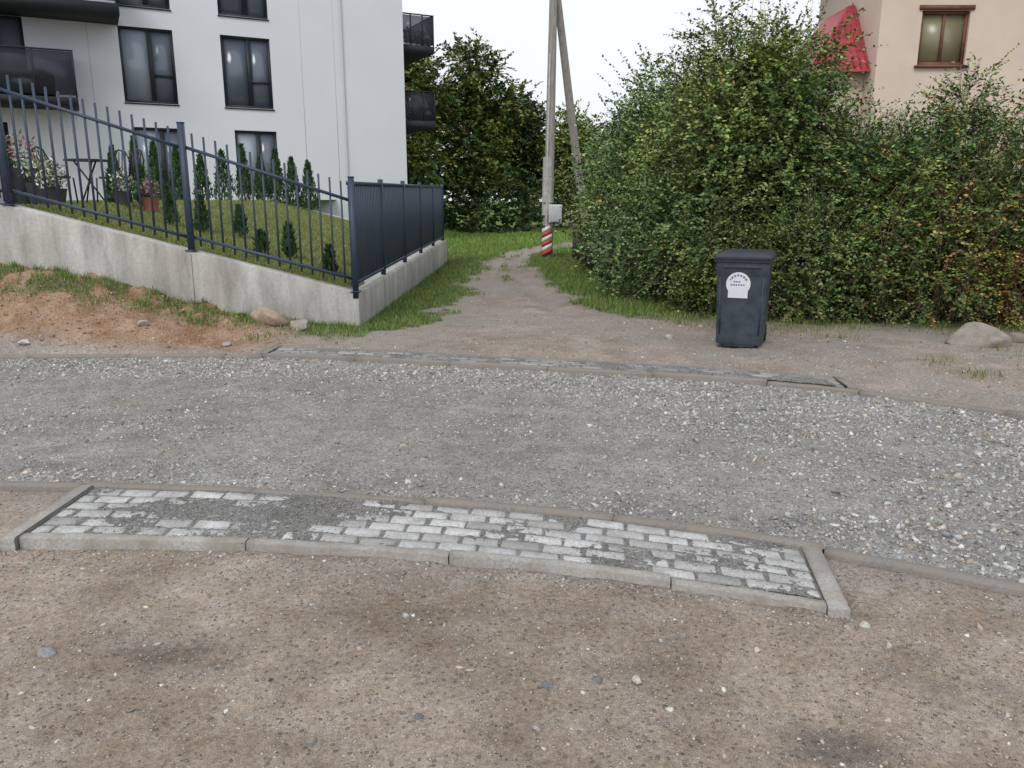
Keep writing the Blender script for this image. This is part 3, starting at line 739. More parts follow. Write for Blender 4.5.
# ------------------------------------------------------------ foliage
def unit(v): return v/np.maximum(np.linalg.norm(v,axis=-1,keepdims=True),1e-6)
def leafgeo(P,Dv,Nv,L,W):
    S=unit(np.cross(Dv,Nv))
    L=L[:,None];W=W[:,None]
    V=np.stack([P,P+Dv*L*.45+S*W*.5,P+Dv*L,P+Dv*L*.45-S*W*.5],1).reshape(-1,3)
    F=np.arange(len(P)*4).reshape(-1,4);return V,F
def foliage(name,blobs,ntw,M,Lf,Wf,colfn,stems=None,tw=(.25,.65),droop=.25,inner=.22,mat=M_leaf,zmin=.03,lump=1.15,seed=1,shoots=.12):
    B=np.array(blobs,float);w=(B[:,3]*B[:,5]+B[:,4]*B[:,5]);w/=w.sum()
    k=rng.choice(len(B),ntw,p=w)
    d=unit(rng.normal(0,1,(ntw,3)))
    lumpv=1+lump*(fbm(d[:,0]*2.8+k*3.1+10,d[:,2]*2.8+d[:,1]*2.5+10,seed,3)-.5)
    isin=rng.uniform(0,1,ntw)<inner
    r=np.where(isin,rng.uniform(.3,.75,ntw),rng.uniform(.72,1.02,ntw))*lumpv
    p0=B[k,:3]+d*B[k,3:6]*r[:,None]
    o=unit(d/B[k,3:6])
    dr=unit(o*.8+rng.normal(0,.5,(ntw,3))+np.array([0,0,.35]))
    Lt=rng.uniform(tw[0],tw[1],ntw)
    sh=(rng.uniform(0,1,ntw)<shoots)&~isin
    Lt=np.where(sh,Lt*1.8+.12,Lt);dr=np.where(sh[:,None],unit(dr*1.1+np.array([0,0,.7])),dr)
    t=np.linspace(.05,1,M)[None,:,None]
    P=p0[:,None]+dr[:,None]*(Lt[:,None,None]*t)+np.array([0,0,-1])*(droop*Lt[:,None,None]*t*t)
    side=unit(np.cross(dr,np.array([0,0,1.])))
    sgn=np.where(np.arange(M)%2==0,1,-1)[None,:,None]
    LD=unit(dr[:,None]*.8+side[:,None]*sgn*.9+rng.normal(0,.35,(ntw,M,3))+np.array([0,0,-.15]))
    Nv=unit(np.array([0,0,1.])+o[:,None]*.6+rng.normal(0,.45,(ntw,M,3)))
    sz_=rng.uniform(.65,1.25,(ntw,M))*(1.1-.35*t[:,:,0])
    C=colfn(p0,k,M)
    P=P.reshape(-1,3);LD=LD.reshape(-1,3);Nv=Nv.reshape(-1,3);sz_=sz_.ravel();C=C.reshape(-1,3)
    ok=P[:,2]>zmin
    P,LD,Nv,sz_,C=P[ok],LD[ok],Nv[ok],sz_[ok],C[ok]
    V,F=leafgeo(P,LD,Nv,Lf*sz_,Wf*sz_)
    VV=[V];FF=[F];CC=[np.repeat(C,4,0)];mi=[np.zeros(len(F),int)]
    off=len(V)
    p1=p0+dr*Lt[:,None]*.95+np.array([0,0,-1])*(droop*Lt*.9)[:,None]
    pm=p0+dr*Lt[:,None]*.5+np.array([0,0,-1])*(droop*Lt*.25)[:,None]
    pb=p0-o*.15
    wv=side*.003
    tv=np.stack([pb-wv,pb+wv,pm+wv,pm-wv,p1+wv*.3,p1-wv*.3],1).reshape(-1,3);n0=np.arange(ntw)*6+off
    tf=np.concatenate([np.stack([n0,n0+1,n0+2,n0+3],1),np.stack([n0+3,n0+2,n0+4,n0+5],1)])
    VV.append(tv);FF.append(tf);CC.append(np.full((len(tv),3),.06));mi.append(np.ones(len(tf),int));off+=len(tv)
    if stems:
        for pts,rad in stems:
            v,f,_=tube(pts,rad,6,False);VV.append(v);FF.append(f+off);CC.append(np.full((len(v),3),.1));mi.append(np.ones(len(f),int));off+=len(v)
    return np_mesh(name,np.concatenate(VV),[np.concatenate(FF)],[mat,M_bark],cols=np.concatenate(CC),midx=np.concatenate(mi))
def palette(cols,probs,var=.3,lowbias=None,gain=1.0):
    cols=np.array(cols)*gain
    def fn(p0,k,M):
        n=len(p0)
        clump=fbm(p0[:,0]*1.3+p0[:,1]*.6,p0[:,2]*1.5+p0[:,1]*.5,17)
        hue=fbm(p0[:,0]*.9+5,p0[:,2]*1.1+p0[:,1]*.4,27)
        pr=np.array(probs)
        c=cols[rng.choice(len(cols),n,p=pr/pr.sum())]
        if lowbias is not None:
            lo_c,thr=lowbias
            lo_c=np.array(lo_c)
            pl=sstep(thr+1.2,thr-.6,p0[:,2])*sstep(.40,.62,fbm(p0[:,0]*1.1,p0[:,2]*1.4,19))*.55
            pick=rng.uniform(0,1,n)<pl
            c=np.where(pick[:,None],lo_c[rng.integers(0,len(lo_c),n)],c)
        c=c*(.5+1.05*clump)[:,None]
        yl=sstep(.54,.72,hue)[:,None];c=c*(1+yl*np.array([.35,.18,-.05]))
        c=c[:,None]*rng.lognormal(0,var,(n,M,1))
        odd=rng.uniform(0,1,(n,M,1))<.02
        return np.where(odd,np.array([.38,.30,.06]),c)
    return fn
def stemset(cx,cy,top,spread,n,r=.03,z0=0):
    out=[]
    for i in range(n):
        a=rng.uniform(0,6.28);q=rng.uniform(.2,1)*spread
        bx_,by_=cx+rng.normal(0,.15),cy+rng.normal(0,.15)
        h=top*rng.uniform(.6,1)
        out.append(([(bx_,by_,z0-.05),(bx_+math.cos(a)*q*.25,by_+math.sin(a)*q*.25,z0+h*.35),(bx_+math.cos(a)*q*.6,by_+math.sin(a)*q*.6,z0+h*.7),(bx_+math.cos(a)*q,by_+math.sin(a)*q,z0+h)],[r,r*.8,r*.55,r*.2]))
    return out
G1=[(.110,.185,.065),(.145,.22,.08),(.070,.13,.045),(.19,.25,.09)]
G2=[(.095,.16,.040),(.135,.205,.055),(.060,.115,.032),(.185,.235,.07)]
AUT=[(.34,.26,.07),(.30,.16,.07),(.22,.12,.07),(.26,.24,.08),(.19,.21,.07)]
foliage("plum_shrub",[(2.8,19.3,1.7,1.2,2.2,1.7),(2.3,17.2,1.2,.8,1.2,1.2),(2.5,17.5,2.9,.4,.5,.7)],1700,14,.095,.06,palette(G1,[3,3,2,1]),stemset(2.7,19,3.2,1.1,7),seed=2)
foliage("plum_shrub",[(3.0,15.6,1.85,1.25,1.9,1.8),(2.25,14.0,.95,.7,1.0,.95),(2.6,14.6,2.7,.65,.8,.65),(2.5,14.9,3.4,.3,.35,.65)],2300,14,.085,.053,palette(G1,[3,3,2,1]),stemset(3,15.6,3.8,1.1,8),seed=3)
foliage("hawthorn_shrub",[(3.3,13.0,1.9,1.2,1.5,1.9),(2.8,12.3,1.1,.8,.9,1.1),(2.9,12.2,2.7,.65,.7,.65),(3.45,12.4,3.3,.65,.7,.65),(3.05,12.6,3.75,.28,.3,.55)],3200,15,.072,.047,palette(G1,[3,4,2,2]),stemset(3.3,13,4,1.1,9),seed=4)
foliage("hawthorn_shrub",[(4.1,12.7,1.95,1.15,1.4,1.85),(4.0,12.1,3.1,.6,.8,.75),(3.85,11.9,2.1,.75,.6,.95),(3.85,12.4,3.75,.3,.3,.5)],2700,15,.072,.047,palette(G2+[(.17,.21,.075)],[3,3,2,1,1]),stemset(4.1,12.6,4,1.0,9),seed=5)
foliage("rowan_shrub",[(5.2,12.0,1.4,1.15,1.4,1.25),(4.95,11.3,1.6,.65,.55,.8),(5.6,11.4,2.0,.6,.6,.45)],2600,15,.076,.034,palette(G2+AUT[:1],[3,3,3,1,.3],lowbias=(AUT,1.6)),stemset(5.2,11.9,2.6,1.0,8),seed=6)
foliage("rowan_shrub",[(6.5,11.6,1.45,1.25,1.3,1.3),(6.2,11.0,1.5,.65,.5,.65),(6.25,11.5,2.75,.3,.3,.45)],2500,15,.076,.034,palette(G2+AUT[:2],[3,3,3,1,.4,.2],lowbias=(AUT,1.8)),stemset(6.4,11.6,2.8,1.1,8),seed=7)
foliage("rowan_shrub",[(7.8,11.3,1.45,1.2,1.4,1.4),(9.4,11.2,1.6,1.4,1.4,1.7),(7.2,11.2,2.5,.35,.35,.5)],1900,15,.076,.036,palette(G2+AUT[:2],[3,3,3,1,.4,.2],lowbias=(AUT,1.8)),stemset(7.8,11.2,3.0,1.1,8),seed=8)
foliage("rose_bush",[(3.15,11.4,.55,.6,.6,.65),(4.05,10.95,.75,.65,.6,.85)],1600,13,.052,.036,palette(G2+[(.15,.18,.07)],[2,3,2,1,1],lowbias=(AUT[3:]+[(.2,.16,.08)],.5)),stemset(3.7,11.1,1.3,.6,9,.012),tw=(.2,.55),seed=9,shoots=.2)
foliage("rose_bush",[(4.95,11.0,.6,.55,.55,.7),(5.75,10.6,.85,.65,.6,.9),(6.75,10.55,.65,.6,.5,.75),(7.7,10.0,.8,.75,.65,.95)],2900,13,.052,.036,palette(G2+AUT,[2,2,2,1,.5,.3,.2,.7,.8],lowbias=(AUT,1.2)),stemset(5.9,10.6,1.5,1.3,14,.012),tw=(.2,.6),seed=10,shoots=.2)
can=[]
for i in range(18):
    x0=rng.uniform(3.0,7.6);y0=11.0-(x0-3)*.18;h=rng.uniform(1.2,2.6);a=rng.uniform(-1,1)
    can.append(([(x0,y0,0),(x0+a*.15,y0-.2,h*.6),(x0+a*.5,y0-.42,h*.92),(x0+a*.95,y0-.55,h*.86),(x0+a*1.25,y0-.62,h*.68)],[.007,.006,.004,.003,.002]))
for i in range(40):
    x0=rng.uniform(2.4,5.2);y0=12.6;h=rng.uniform(3.5,4.7) if 2.9<x0<4.3 else rng.uniform(2.7,3.7);a=rng.normal(0,.25)
    can.append(([(x0,y0,1.6),(x0+a*.4,y0-.1,h*.8),(x0+a,y0-.2,h)],[.01,.007,.002]))
tb("bare_branches",can,simple("cane",(.17,.12,.08),.8),n=5)
n=360;x=rng.uniform(4.7,7.8,n);zq=rng.uniform(.4,2.2,n);y=10.75-(x-4)*.17-rng.uniform(0,.35,n)-.15*np.sin(zq*1.3)
stones("rowan_berries",np.stack([x,y,zq],1),rng.uniform(.009,.014,n),np.tile([.40,.10,.03],(n,1)),smooth=True)
def tree(name,x,y,h,r,n,pal,lf=.16,z0=0,seed=1,low=.18):
    B=[];st=[]
    st.append(([(x,y,z0-.1),(x+.1,y,z0+h*.3),(x,y+.1,z0+h*.6),(x+.1,y,z0+h*.88)],[h*.022,h*.017,h*.011,h*.004]))
    for i in range(15):
        a=rng.uniform(0,6.28);q=rng.uniform(.15,.8)*r;zz=z0+h*rng.uniform(low+.08,.88)
        rr=r*rng.uniform(.26,.46)
        if zz>z0+h*.7: q*=.6
        c=(x+math.cos(a)*q,y+math.sin(a)*q,zz)
        B.append((*c,rr,rr,rr*.8));st.append(([(x,y,max(z0+h*.15,zz-h*.22)),((x+c[0])/2,(y+c[1])/2,zz-h*.08),c],[h*.009,h*.006,h*.002]))
    B.append((x,y,z0+h*.5,r*.6,r*.6,h*.3))
    return foliage(name,B,n,13,lf,lf*.62,pal,st,tw=(.4,1.0),droop=.3,inner=.3,zmin=z0+.1,seed=seed,lump=.5,shoots=.04)
T1=palette([(.08,.13,.03),(.10,.155,.035),(.15,.18,.04),(.26,.22,.05)],[4,4,2,.8])
T2=palette([(.05,.09,.03),(.065,.11,.035),(.09,.135,.04)],[3,3,2])
T3=palette([(.20,.26,.07),(.26,.28,.08),(.16,.22,.06)],[3,2,3])
tree("linden_tree",-4.6,40,9.0,3.0,2000,T1,.22,seed=21)
tree("linden_tree",-1.9,42,9.6,2.8,2000,T1,.22,seed=22)
tree("maple_tree",.6,45,7.6,2.1,1400,T2,.22,seed=23)
tree("maple_tree",-8,46,10,3.4,1200,T2,.26,seed=24)
tree("birch_tree",3.2,44,6.6,2.0,1300,T3,.22,seed=25)
tree("birch_tree",6.8,48,7.0,2.8,1300,T3,.24,seed=26)
tree("maple_tree",11.5,42,8.0,3.2,1100,T2,.26,seed=27)
foliage("dense_undergrowth",[(-6+i*1.5,40+(i%3)*1.2-(1.5 if i<2 else 0),1.4,1.5,1.3,1.7+.3*(i%2)) for i in range(5)]+[(1.9+i*1.8,50,1.4,1.5,1.3,1.9) for i in range(8)],2800,13,.22,.14,T2,seed=31,lump=.7)
BB=[]
for i in range(46):
    BB.append((-110+i*5+rng.normal(0,1.5),95+rng.normal(0,7),3.0,4.2,3,rng.uniform(3.5,5.6)))
foliage("distant_treeline",BB,4200,10,.6,.4,T2,tw=(1,2.2),seed=41,lump=.5,shoots=0)

def thuja(x,y,z,h,r):
    n=int(900*h);t=rng.uniform(0,1,n)**.8;a=rng.uniform(0,6.28,n)
    prof=np.where(t<.15,.75+t/.15*.25,(1-(t-.15)/.85)**.8)*r*(.8+.35*fbm(a*1.5,t*6,int(abs(x)*10)))*rng.uniform(.55,1.05,n)
    P=np.stack([x+np.cos(a)*prof,y+np.sin(a)*prof,z+t*h],1)
    o=np.stack([np.cos(a),np.sin(a),0*a],1)
    Dv=unit(o*.35+np.array([0,0,1])+rng.normal(0,.25,(n,3)));Nv=unit(o+rng.normal(0,.5,(n,3)))
    V,F=leafgeo(P,Dv,Nv,rng.uniform(.06,.13,n),rng.uniform(.03,.05,n))
    C=np.array([.045,.095,.033])*rng.lognormal(0,.35,(n,1))
    v,f,_=tube([(x,y,z-.05),(x,y,z+h*.7)],[.02,.008],6,False)
    C2=np.full((len(v),3),.08)
    np_mesh("thuja_shrub",np.vstack([V,v]),[F,f+len(V)],[M_leaf,M_bark],cols=np.vstack([np.repeat(C,4,0),C2]),midx=np.concatenate([np.zeros(len(F)),np.ones(len(f))]))
for i,xx in enumerate([-9.54,-9.07,-8.66,-8.18,-7.65,-7.17,-6.71,-6.30,-5.96,-5.60,-5.22]):
    yy=19.6+i*.13
    thuja(xx,yy,float(zlawn(np.array([xx]),np.array([yy]))[0]),1.15+rng.uniform(-.1,.2)+(.15 if i<4 else 0),.23+rng.uniform(-.03,.04))
for xx,yy,h in ((-5.99,13.2,.6),(-4.70,12.2,.5),(-4.25,12.6,.45),(-3.31,11.9,.45),(-2.65,11.6,.35),(-5.07,12.0,.4),(-3.57,11.4,.3),(-6.39,13.0,.5)):
    thuja(xx,yy,float(zlawn(np.array([xx]),np.array([yy]))[0]),h,.10)

# ------------------------------------------------------------ grass
def blades(name,x,y,z,h,w,base,mat=M_grass):
    n=len(x);a=rng.uniform(0,6.28,n);l=rng.normal(0,.35,(n,2))
    hh=h*rng.uniform(.5,1.3,n);ww=w*rng.uniform(.6,1.2,n)
    c,s=np.cos(a)*ww/2,np.sin(a)*ww/2
    V=np.stack([np.stack([x-c,y-s,z-.01],1),np.stack([x+c,y+s,z-.01],1),np.stack([x+l[:,0]*hh,y+l[:,1]*hh,z+hh],1)],1).reshape(-1,3)
    C=np.array(base)*rng.lognormal(0,.3,(n,1));dry=rng.uniform(0,1,(n,1))<.12;C=np.where(dry,np.array([.3,.25,.11]),C)
    return np_mesh(name,V,[np.arange(n*3).reshape(-1,3)],mat,cols=np.repeat(C,3,0))
n=130000
u=rng.uniform(0,1,n);y=9.0+21*u**1.25;x=rng.uniform(-2.6,4.5,n);x=np.where(rng.uniform(0,1,n)<.13,rng.uniform(-7,-1.9,n),x)
y=np.where((x<-2.6),rng.uniform(8.8,10.3,n),y)
g=grassmask(x,y)
keep=(rng.uniform(0,1,n)<g*1.0)&((x>sx(y)+.02)|(y<yw(x)-.01)|(y>21.6))&~((x>2.6)&(y<24)&(y>11.5))&(g>.15)
x,y=x[keep],y[keep]
blades("verge_grass",x,y,H(x,y),.040+.045*fbm(x*2,y*2,3),.009+.0006*y,(.145,.225,.050))
n=55000
x=rng.uniform(-12,8,n);y=rng.uniform(24,46,n);keep=(grassmask(x,y)>.5)&((x>-3)|(y>33));x,y=x[keep],y[keep]
blades("meadow_grass",x,y,H(x,y),.10,.05,(.17,.28,.055))
n=75000
u=rng.uniform(0,1,n);x=rng.uniform(-10,-2.1,n);y=yw(x)+.26+(21.1-10.5)*u**1.2
keep=~((x<-7.5)&(y<16.6))&(x<sx(y)-.28);x,y=x[keep],y[keep]
blades("lawn_grass",x,y,zlawn(x,y),.045,.015,(.19,.235,.06))
wx=[];wy=[]
for i in range(92):
    if i<70: cx=rng.uniform(2.2,7.5);cy=10.5-(cx-3)*.14+rng.normal(0,.3)
    elif i<86: cx=rng.uniform(-5.6,-2.4);cy=rng.uniform(9.0,9.9)
    else: cx=rng.uniform(3.6,6.0);cy=rng.uniform(7.0,9.2)
    m=rng.integers(15,70);s=.14 if i<70 else .10
    wx.append(rng.normal(cx,s,m));wy.append(rng.normal(cy,s,m))
x=np.concatenate(wx);y=np.concatenate(wy)
keep=(y>K2(x)+.1)&((x>-1.9)|(y<yw(x)));x,y=x[keep],y[keep]
blades("weeds",x,y,H(x,y),.07,.012,(.13,.19,.05))

# ------------------------------------------------------------ utility pole
up=empty("utility_pole")
M_wood=simple("weathered_pole",(.30,.28,.255),.9,var=.3,vs=5,bump=.6,bs=30,stretch=(6,6,.5))
bxp,byp=1.02,23.0
tb("main_post",[([(bxp,byp,-.2),(bxp+.05,byp,4),(bxp+.12,byp,8.8)],[.145,.125,.095])],M_wood,up,14)
tb("brace_post",[([(bxp+1.35,byp+1.4,-.2),(bxp+.62,byp+.65,4.3),(bxp+.20,byp+.16,7.0)],[.13,.115,.10])],M_wood,up,12)
tb("cable_duct",[([(bxp-.05,byp-.15,.1),(bxp-.03,byp-.14,3),(bxp+.01,byp-.12,5.5)],[.03,.03,.03])],simple("duct",(.45,.45,.44),.6),up,8)
tb("white_sleeve",[([(bxp-.02,byp-.006,1.2),(bxp,byp-.003,2.8)],[.152,.147])],simple("pale_sleeve",(.42,.41,.39),.7,var=.2),up,14)
M_hr=simple("hazard_red",(.50,.07,.05),.6,var=.2,vs=10);M_hw=simple("hazard_white",(.70,.69,.66),.6,var=.2,vs=10)
def chev(name,par,mat,ph):
    V=[];F=[];w=.14
    for k in range(3):
        z0=.04+(2*k+ph)*.13
        o=len(V);V+=[(bxp-.03-w,byp-.19,z0),(bxp-.03+w,byp-.19,z0+.14),(bxp-.03+w,byp-.19,z0+.27),(bxp-.03-w,byp-.19,z0+.13),
                      (bxp-.03-w,byp-.16,z0),(bxp-.03+w,byp-.16,z0+.14),(bxp-.03+w,byp-.16,z0+.27),(bxp-.03-w,byp-.16,z0+.13)]
        F+=[(o,o+1,o+2,o+3),(o+7,o+6,o+5,o+4),(o,o+3,o+7,o+4),(o+1,o+5,o+6,o+2),(o+2,o+6,o+7,o+3),(o,o+4,o+5,o+1)]
    np_mesh(name,np.array(V),[np.array(F)],mat,parent=par)
chev("hazard_stripes_red",up,M_hr,0);chev("hazard_stripes_white",up,M_hw,1)
bx("meter_box",[((bxp+.20,byp-.25,1.25),(.36,.22,.50),0)],simple("box_grey",(.58,.59,.59),.5,var=.08),up,.012)
bx("meter_box_lid",[((bxp+.20,byp-.375,1.25),(.31,.02,.44),0)],simple("box_grey2",(.52,.53,.54),.5,var=.08),up,.005)
bx("pole_bands",[((bxp+.01,byp,.93),(.31,.31,.03),0),((bxp+.01,byp,1.56),(.31,.31,.03),0)],M_steel,up)
br("crossarm",[((bxp-.6,byp-.12,8.3),(bxp+.85,byp-.12,8.3),.08,.08)],M_steel,up)
tb("insulators",[([(bxp+q_,byp-.12,8.34),(bxp+q_,byp-.12,8.42),(bxp+q_,byp-.12,8.5)],[.03,.05,.025]) for q_ in (-.5,-.1,.35,.75)],M_hw,up,8)
wf=empty("wooden_fence")
M_old=simple("old_wood",(.09,.075,.06),.9,var=.4,vs=8,stretch=(4,4,.6))
pl=[]
for a in np.arange(15.5,23.5,.13):
    xx=1.75+(23.5-a)*.02+.03*math.sin(a*3);pl.append(((xx,a,.48+rng.normal(0,.02)),(.02,.105,.95),rng.normal(0,.04)))
bx("planks",pl,M_old,wf)
bx("posts",[((1.83+(23.5-a)*.02,a,.5),(.08,.08,1.05),0) for a in (15.5,17.5,19.5,21.5,23.4)],M_old,wf)
br("rails",[((1.93,15.5,h_),(1.79,23.4,h_),.03,.07) for h_ in (.25,.75)],M_old,wf)

# ------------------------------------------------------------ wheelie bin
def rrect(w,d,r,z,cy=0,n=5):
    out=[]
    for (sx_,sy_,a0) in ((1,1,0),(-1,1,90),(-1,-1,180),(1,-1,270)):
        for k in range(n):
            a=math.radians(a0+90*k/(n-1));out.append((sx_*(w/2-r)+r*math.cos(a),sy_*(d/2-r)+r*math.sin(a)+cy,z))
    return out
def loft(name,secs,mat,parent,capt=True,capb=True):
    V=[];F=[];n=len(secs[0])
    for s in secs: V+=s
    for i in range(len(secs)-1):
        for k in range(n): F.append((i*n+k,i*n+(k+1)%n,(i+1)*n+(k+1)%n,(i+1)*n+k))
    fs=[np.array(F)];caps=[]
    if capb: caps.append(list(range(n))[::-1])
    if capt: caps.append([(len(secs)-1)*n+k for k in range(n)])
    if caps: fs.append(np.array(caps))
    o=np_mesh(name,np.array(V),fs,mat,parent=parent,smooth=True)
    m=o.modifiers.new("e",'EDGE_SPLIT');m.split_angle=math.radians(38);return o
M_bin=simple("bin_plastic",(.046,.058,.076),.55,var=.30,vs=9,bump=.12,bs=160,spec=.35)
M_lid=simple("bin_lid_plastic",(.030,.036,.046),.5,var=.28,vs=9,bump=.1,bs=160)
M_rub=simple("rubber",(.02,.02,.02),.85)
wb=empty("wheelie_bin",(2.63,8.98,0.012),math.radians(-21))
loft("body",[rrect(.49,.52,.05,.03),rrect(.50,.53,.05,.05),rrect(.505,.54,.05,.12,.005),rrect(.545,.665,.05,.78,.03),rrect(.55,.67,.05,.80,.03),rrect(.565,.685,.05,.815,.03),rrect(.57,.69,.05,.945,.03),rrect(.545,.67,.05,.947,.03)],M_bin,wb)
loft("rim",[rrect(.585,.71,.05,.945,.03),rrect(.60,.725,.05,.953,.03),rrect(.60,.725,.05,.975,.03),rrect(.585,.71,.05,.98,.03)],M_bin,wb)
loft("lid",[rrect(.615,.745,.05,.972,.03),rrect(.625,.755,.055,.982,.03),rrect(.62,.75,.055,1.005,.03),rrect(.575,.70,.06,1.022,.03),rrect(.52,.63,.07,1.045,.04),rrect(.42,.50,.08,1.058,.05)],M_lid,wb)
bx("front_rib",[((0,-.318,.90),(.40,.02,.03),0)],M_bin,wb,.004)
V,F=bars([((-.21,-.268,.14),(-.232,-.310,.78),.014,.012),((.21,-.268,.14),(.232,-.310,.78),.014,.012)])
np_mesh("body_ribs",V,[F],M_bin,parent=wb)
tb("handle",[([(-.24,.40,.98),(-.24,.45,1.02),(.24,.45,1.02),(.24,.40,.98)],[.014]*4)],M_lid,wb,8)
bx("hinge_lugs",[((a,.40,.985),(.05,.07,.05),0) for a in (-.2,0,.2)],M_lid,wb,.006)
tb("wheels",[([(s*.215,.275,.10),(s*.262,.275,.10)],[.10,.10]) for s in (-1,1)],M_rub,wb,24)
tb("wheel_hubs",[([(s*.26,.275,.10),(s*.268,.275,.10)],[.055,.05]) for s in (-1,1)],M_bin,wb,16)
tb("axle",[([(-.25,.275,.10),(.25,.275,.10)],[.012,.012])],M_steel,wb,8)
bx("front_foot",[((0,-.20,.018),(.34,.10,.036),0)],M_bin,wb,.008)
M_stk=simple("sticker_white",(.70,.73,.76),.5,var=.06);M_ink=simple("sticker_ink",(.10,.15,.33),.6)
def face(xx,zz,off):
    yq=-.266-(zz-.12)*((.3035-.265)/.66)-off
    return (xx,yq,zz)
def poly(name,pts,off,mat):
    V=[face(a,b,off) for a,b in pts];np_mesh(name,np.array(V),[np.array([list(range(len(V)))])],mat,parent=wb)
cx0,cz0=-.035,.71
poly("sticker_round",[(cx0+.13*math.cos(a),cz0+.13*math.sin(a)) for a in np.linspace(0,2*math.pi,37)[:-1]],.006,M_stk)
poly("sticker_label",[(cx0-.105,cz0-.155),(cx0+.105,cz0-.155),(cx0+.105,cz0-.02),(cx0-.105,cz0-.02)],.005,M_stk)
ar=np.linspace(math.radians(25),math.radians(155),20)
V=[];F=[]
for i,a in enumerate(ar):
    V+=[face(cx0+.105*math.cos(a),cz0+.105*math.sin(a),.0075),face(cx0+.085*math.cos(a),cz0+.085*math.sin(a),.0075)]
for i in range(0,len(ar)-1):
    if i%3!=2: F.append((2*i,2*i+1,2*i+3,2*i+2))
np_mesh("sticker_arc_text",np.array(V),[np.array(F)],M_ink,parent=wb)
for j,(zz,hw_) in enumerate(((.735,.05),(.70,.08))):
    for k in range(int(hw_*2/.026)):
        a=cx0-hw_+k*.026;poly("sticker_letter_%d_%d"%(j,k),[(a,zz-.008),(a+.018,zz-.008),(a+.018,zz+.008),(a,zz+.008)],.0076,M_ink)

# ------------------------------------------------------------ patio furniture, pots
def zl(x,y): return float(zlawn(np.array([x]),np.array([y]))[0])
M_blk=simple("black_metal",(.02,.02,.022),.5)
def chair(x,y,rz):
    e=empty("patio_chair",(x,y,zl(x,y)),rz)
    tb("legs",[([(a,b,0),(a*.9,b*.9,.45)],[.014,.014]) for a in (-.2,.2) for b in (-.2,.2)],M_blk,e,6)
    tb("seat",[([(0,0,.44),(0,0,.47)],[.22,.22])],M_blk,e,16)
    tb("backrest",[([(-.19,.2,.45),(-.2,.26,.75),(-.12,.28,.9),(0,.285,.94),(.12,.28,.9),(.2,.26,.75),(.19,.2,.45)],[.016]*7)]+[([(a,.2,.46),(a,.275,.9)],[.01,.01]) for a in (-.12,-.06,0,.06,.12)],M_blk,e,6)
def table(x,y):
    e=empty("patio_table",(x,y,zl(x,y)))
    tb("top",[([(0,0,.72),(0,0,.745)],[.35,.35])],M_blk,e,24)
    tb("legs",[([(math.cos(a)*.25,math.sin(a)*.25,0),(0,0,.4),(math.cos(a+3.14)*.2,math.sin(a+3.14)*.2,.72)],[.014]*3) for a in (.3,2.4,4.5)],M_blk,e,6)
table(-7.05,13.6);chair(-7.6,13.6,1.4);chair(-6.6,13.9,-.6);chair(-7.0,14.3,-.1)
def pot(x,y,r,h,fl,mat,ph=.35):
    e=empty("flower_pot",(x,y,zl(x,y)))
    tb("pot",[([(0,0,0),(0,0,h*.9),(0,0,h)],[r*.75,r,r*1.08])],mat,e,16)
    n=260;p=unit(rng.normal(0,1,(n,3)))*rng.uniform(.4,1,(n,1))*np.array([r*1.3,r*1.3,ph*.6])+np.array([0,0,h+ph*.45])
    V,F=leafgeo(p,unit(rng.normal(0,1,(n,3))+np.array([0,0,.8])),unit(rng.normal(0,1,(n,3))),rng.uniform(.05,.1,n),rng.uniform(.02,.04,n))
    C=np.array([.09,.14,.05])*rng.lognormal(0,.3,(n,1))
    f=rng.uniform(0,1,(n,1))<(.3 if fl is not None else 0)
    if fl is not None: C=np.where(f,np.array(fl),C)
    np_mesh("plant",V,[F],M_leaf,cols=np.repeat(C,4,0),parent=e)
M_terra=simple("terracotta",(.3,.12,.07),.8);M_pot=simple("grey_pot",(.06,.06,.065),.6)
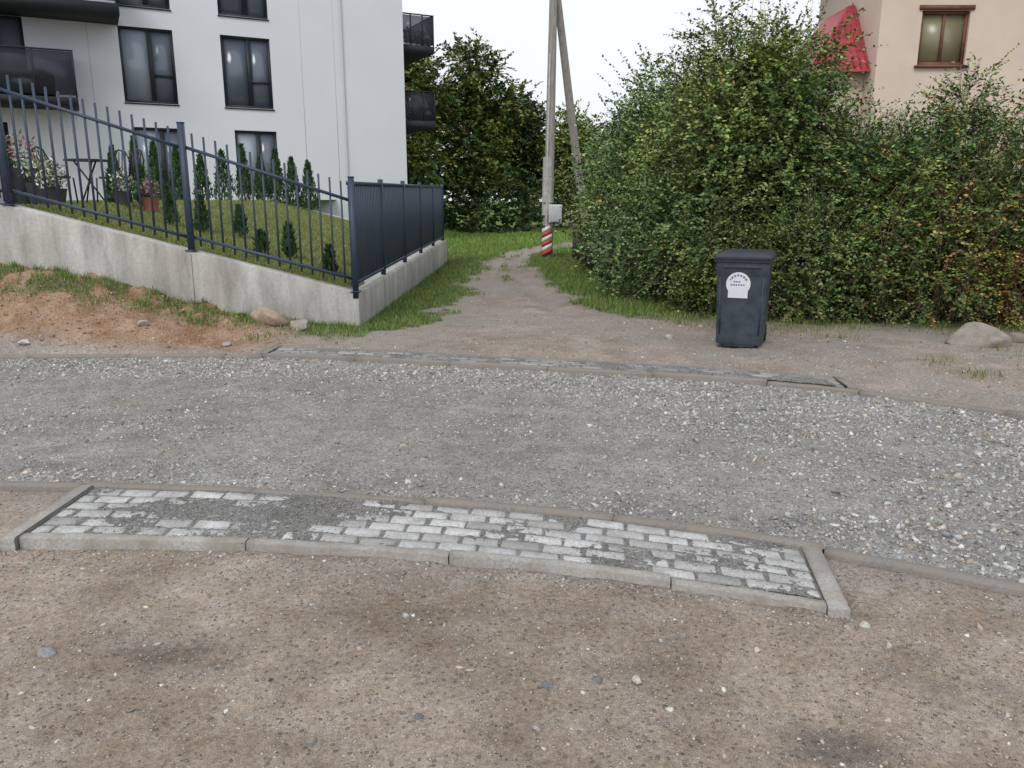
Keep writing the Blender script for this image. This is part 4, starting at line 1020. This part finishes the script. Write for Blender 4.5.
for a in [(-6.55,11.6,.18,.25,(.75,.75,.7),M_pot,.35),(-6.95,12.0,.2,.35,(.75,.73,.65),M_pot,.4),(-7.35,12.2,.24,.55,(.45,.14,.2),M_pot,.5),(-6.05,12.6,.13,.22,(.75,.75,.7),M_pot,.3),(-5.75,12.9,.13,.22,(.6,.25,.35),M_terra,.28),(-7.6,11.9,.25,.6,None,M_pot,.6)]:
    pot(*a)

# ------------------------------------------------------------ camera, light, sky
cam=bpy.data.cameras.new("camera");co=bpy.data.objects.new("camera",cam);scene.collection.objects.link(co)
co.location=(0,0,1.62);co.rotation_euler=(math.radians(90-13.1),0,0)
cam.sensor_width=36;cam.lens=27.77;cam.clip_end=3000;cam.clip_start=.05
scene.camera=co
EL,AZ=math.radians(48),math.radians(-160)
sdir=Vector((math.sin(AZ)*math.cos(EL),math.cos(AZ)*math.cos(EL),math.sin(EL)))
sun=bpy.data.lights.new("sun",'SUN');sun.energy=1.5;sun.angle=math.radians(22);sun.color=(1,.97,.92)
so=bpy.data.objects.new("sun",sun);scene.collection.objects.link(so);so.location=(0,0,30)
so.rotation_euler=(-sdir).to_track_quat('-Z','Y').to_euler()
w=bpy.data.worlds.new("World");scene.world=w;w.use_nodes=True;nt=w.node_tree
for nd in list(nt.nodes): nt.nodes.remove(nd)
out=N(nt,'ShaderNodeOutputWorld');sky=N(nt,'ShaderNodeTexSky');sky.sky_type='NISHITA';sky.sun_disc=False
sky.sun_elevation=EL;sky.sun_rotation=AZ
b1=N(nt,'ShaderNodeBackground');b1.inputs[1].default_value=.12;nt.links.new(sky.outputs[0],b1.inputs[0])
tc=N(nt,'ShaderNodeTexCoord');mp=N(nt,'ShaderNodeMapping');mp.inputs['Scale'].default_value=(1,1,2.6);nt.links.new(tc.outputs['Generated'],mp.inputs[0])
n1=noise(nt,mp.outputs[0],2.2,5,.55);n2=noise(nt,mp.outputs[0],1.3,3,.5)
b2=N(nt,'ShaderNodeBackground');b2.inputs[1].default_value=1.06
nt.links.new(ramp(nt,n2,.3,.7,(.81,.86,.95),(.92,.95,.99)),b2.inputs[0])
mx=N(nt,'ShaderNodeMixShader');nt.links.new(ramp(nt,n1,.22,.42,(.72,.72,.72),(1,1,1)),mx.inputs[0])
nt.links.new(b1.outputs[0],mx.inputs[1]);nt.links.new(b2.outputs[0],mx.inputs[2]);nt.links.new(mx.outputs[0],out.inputs[0])
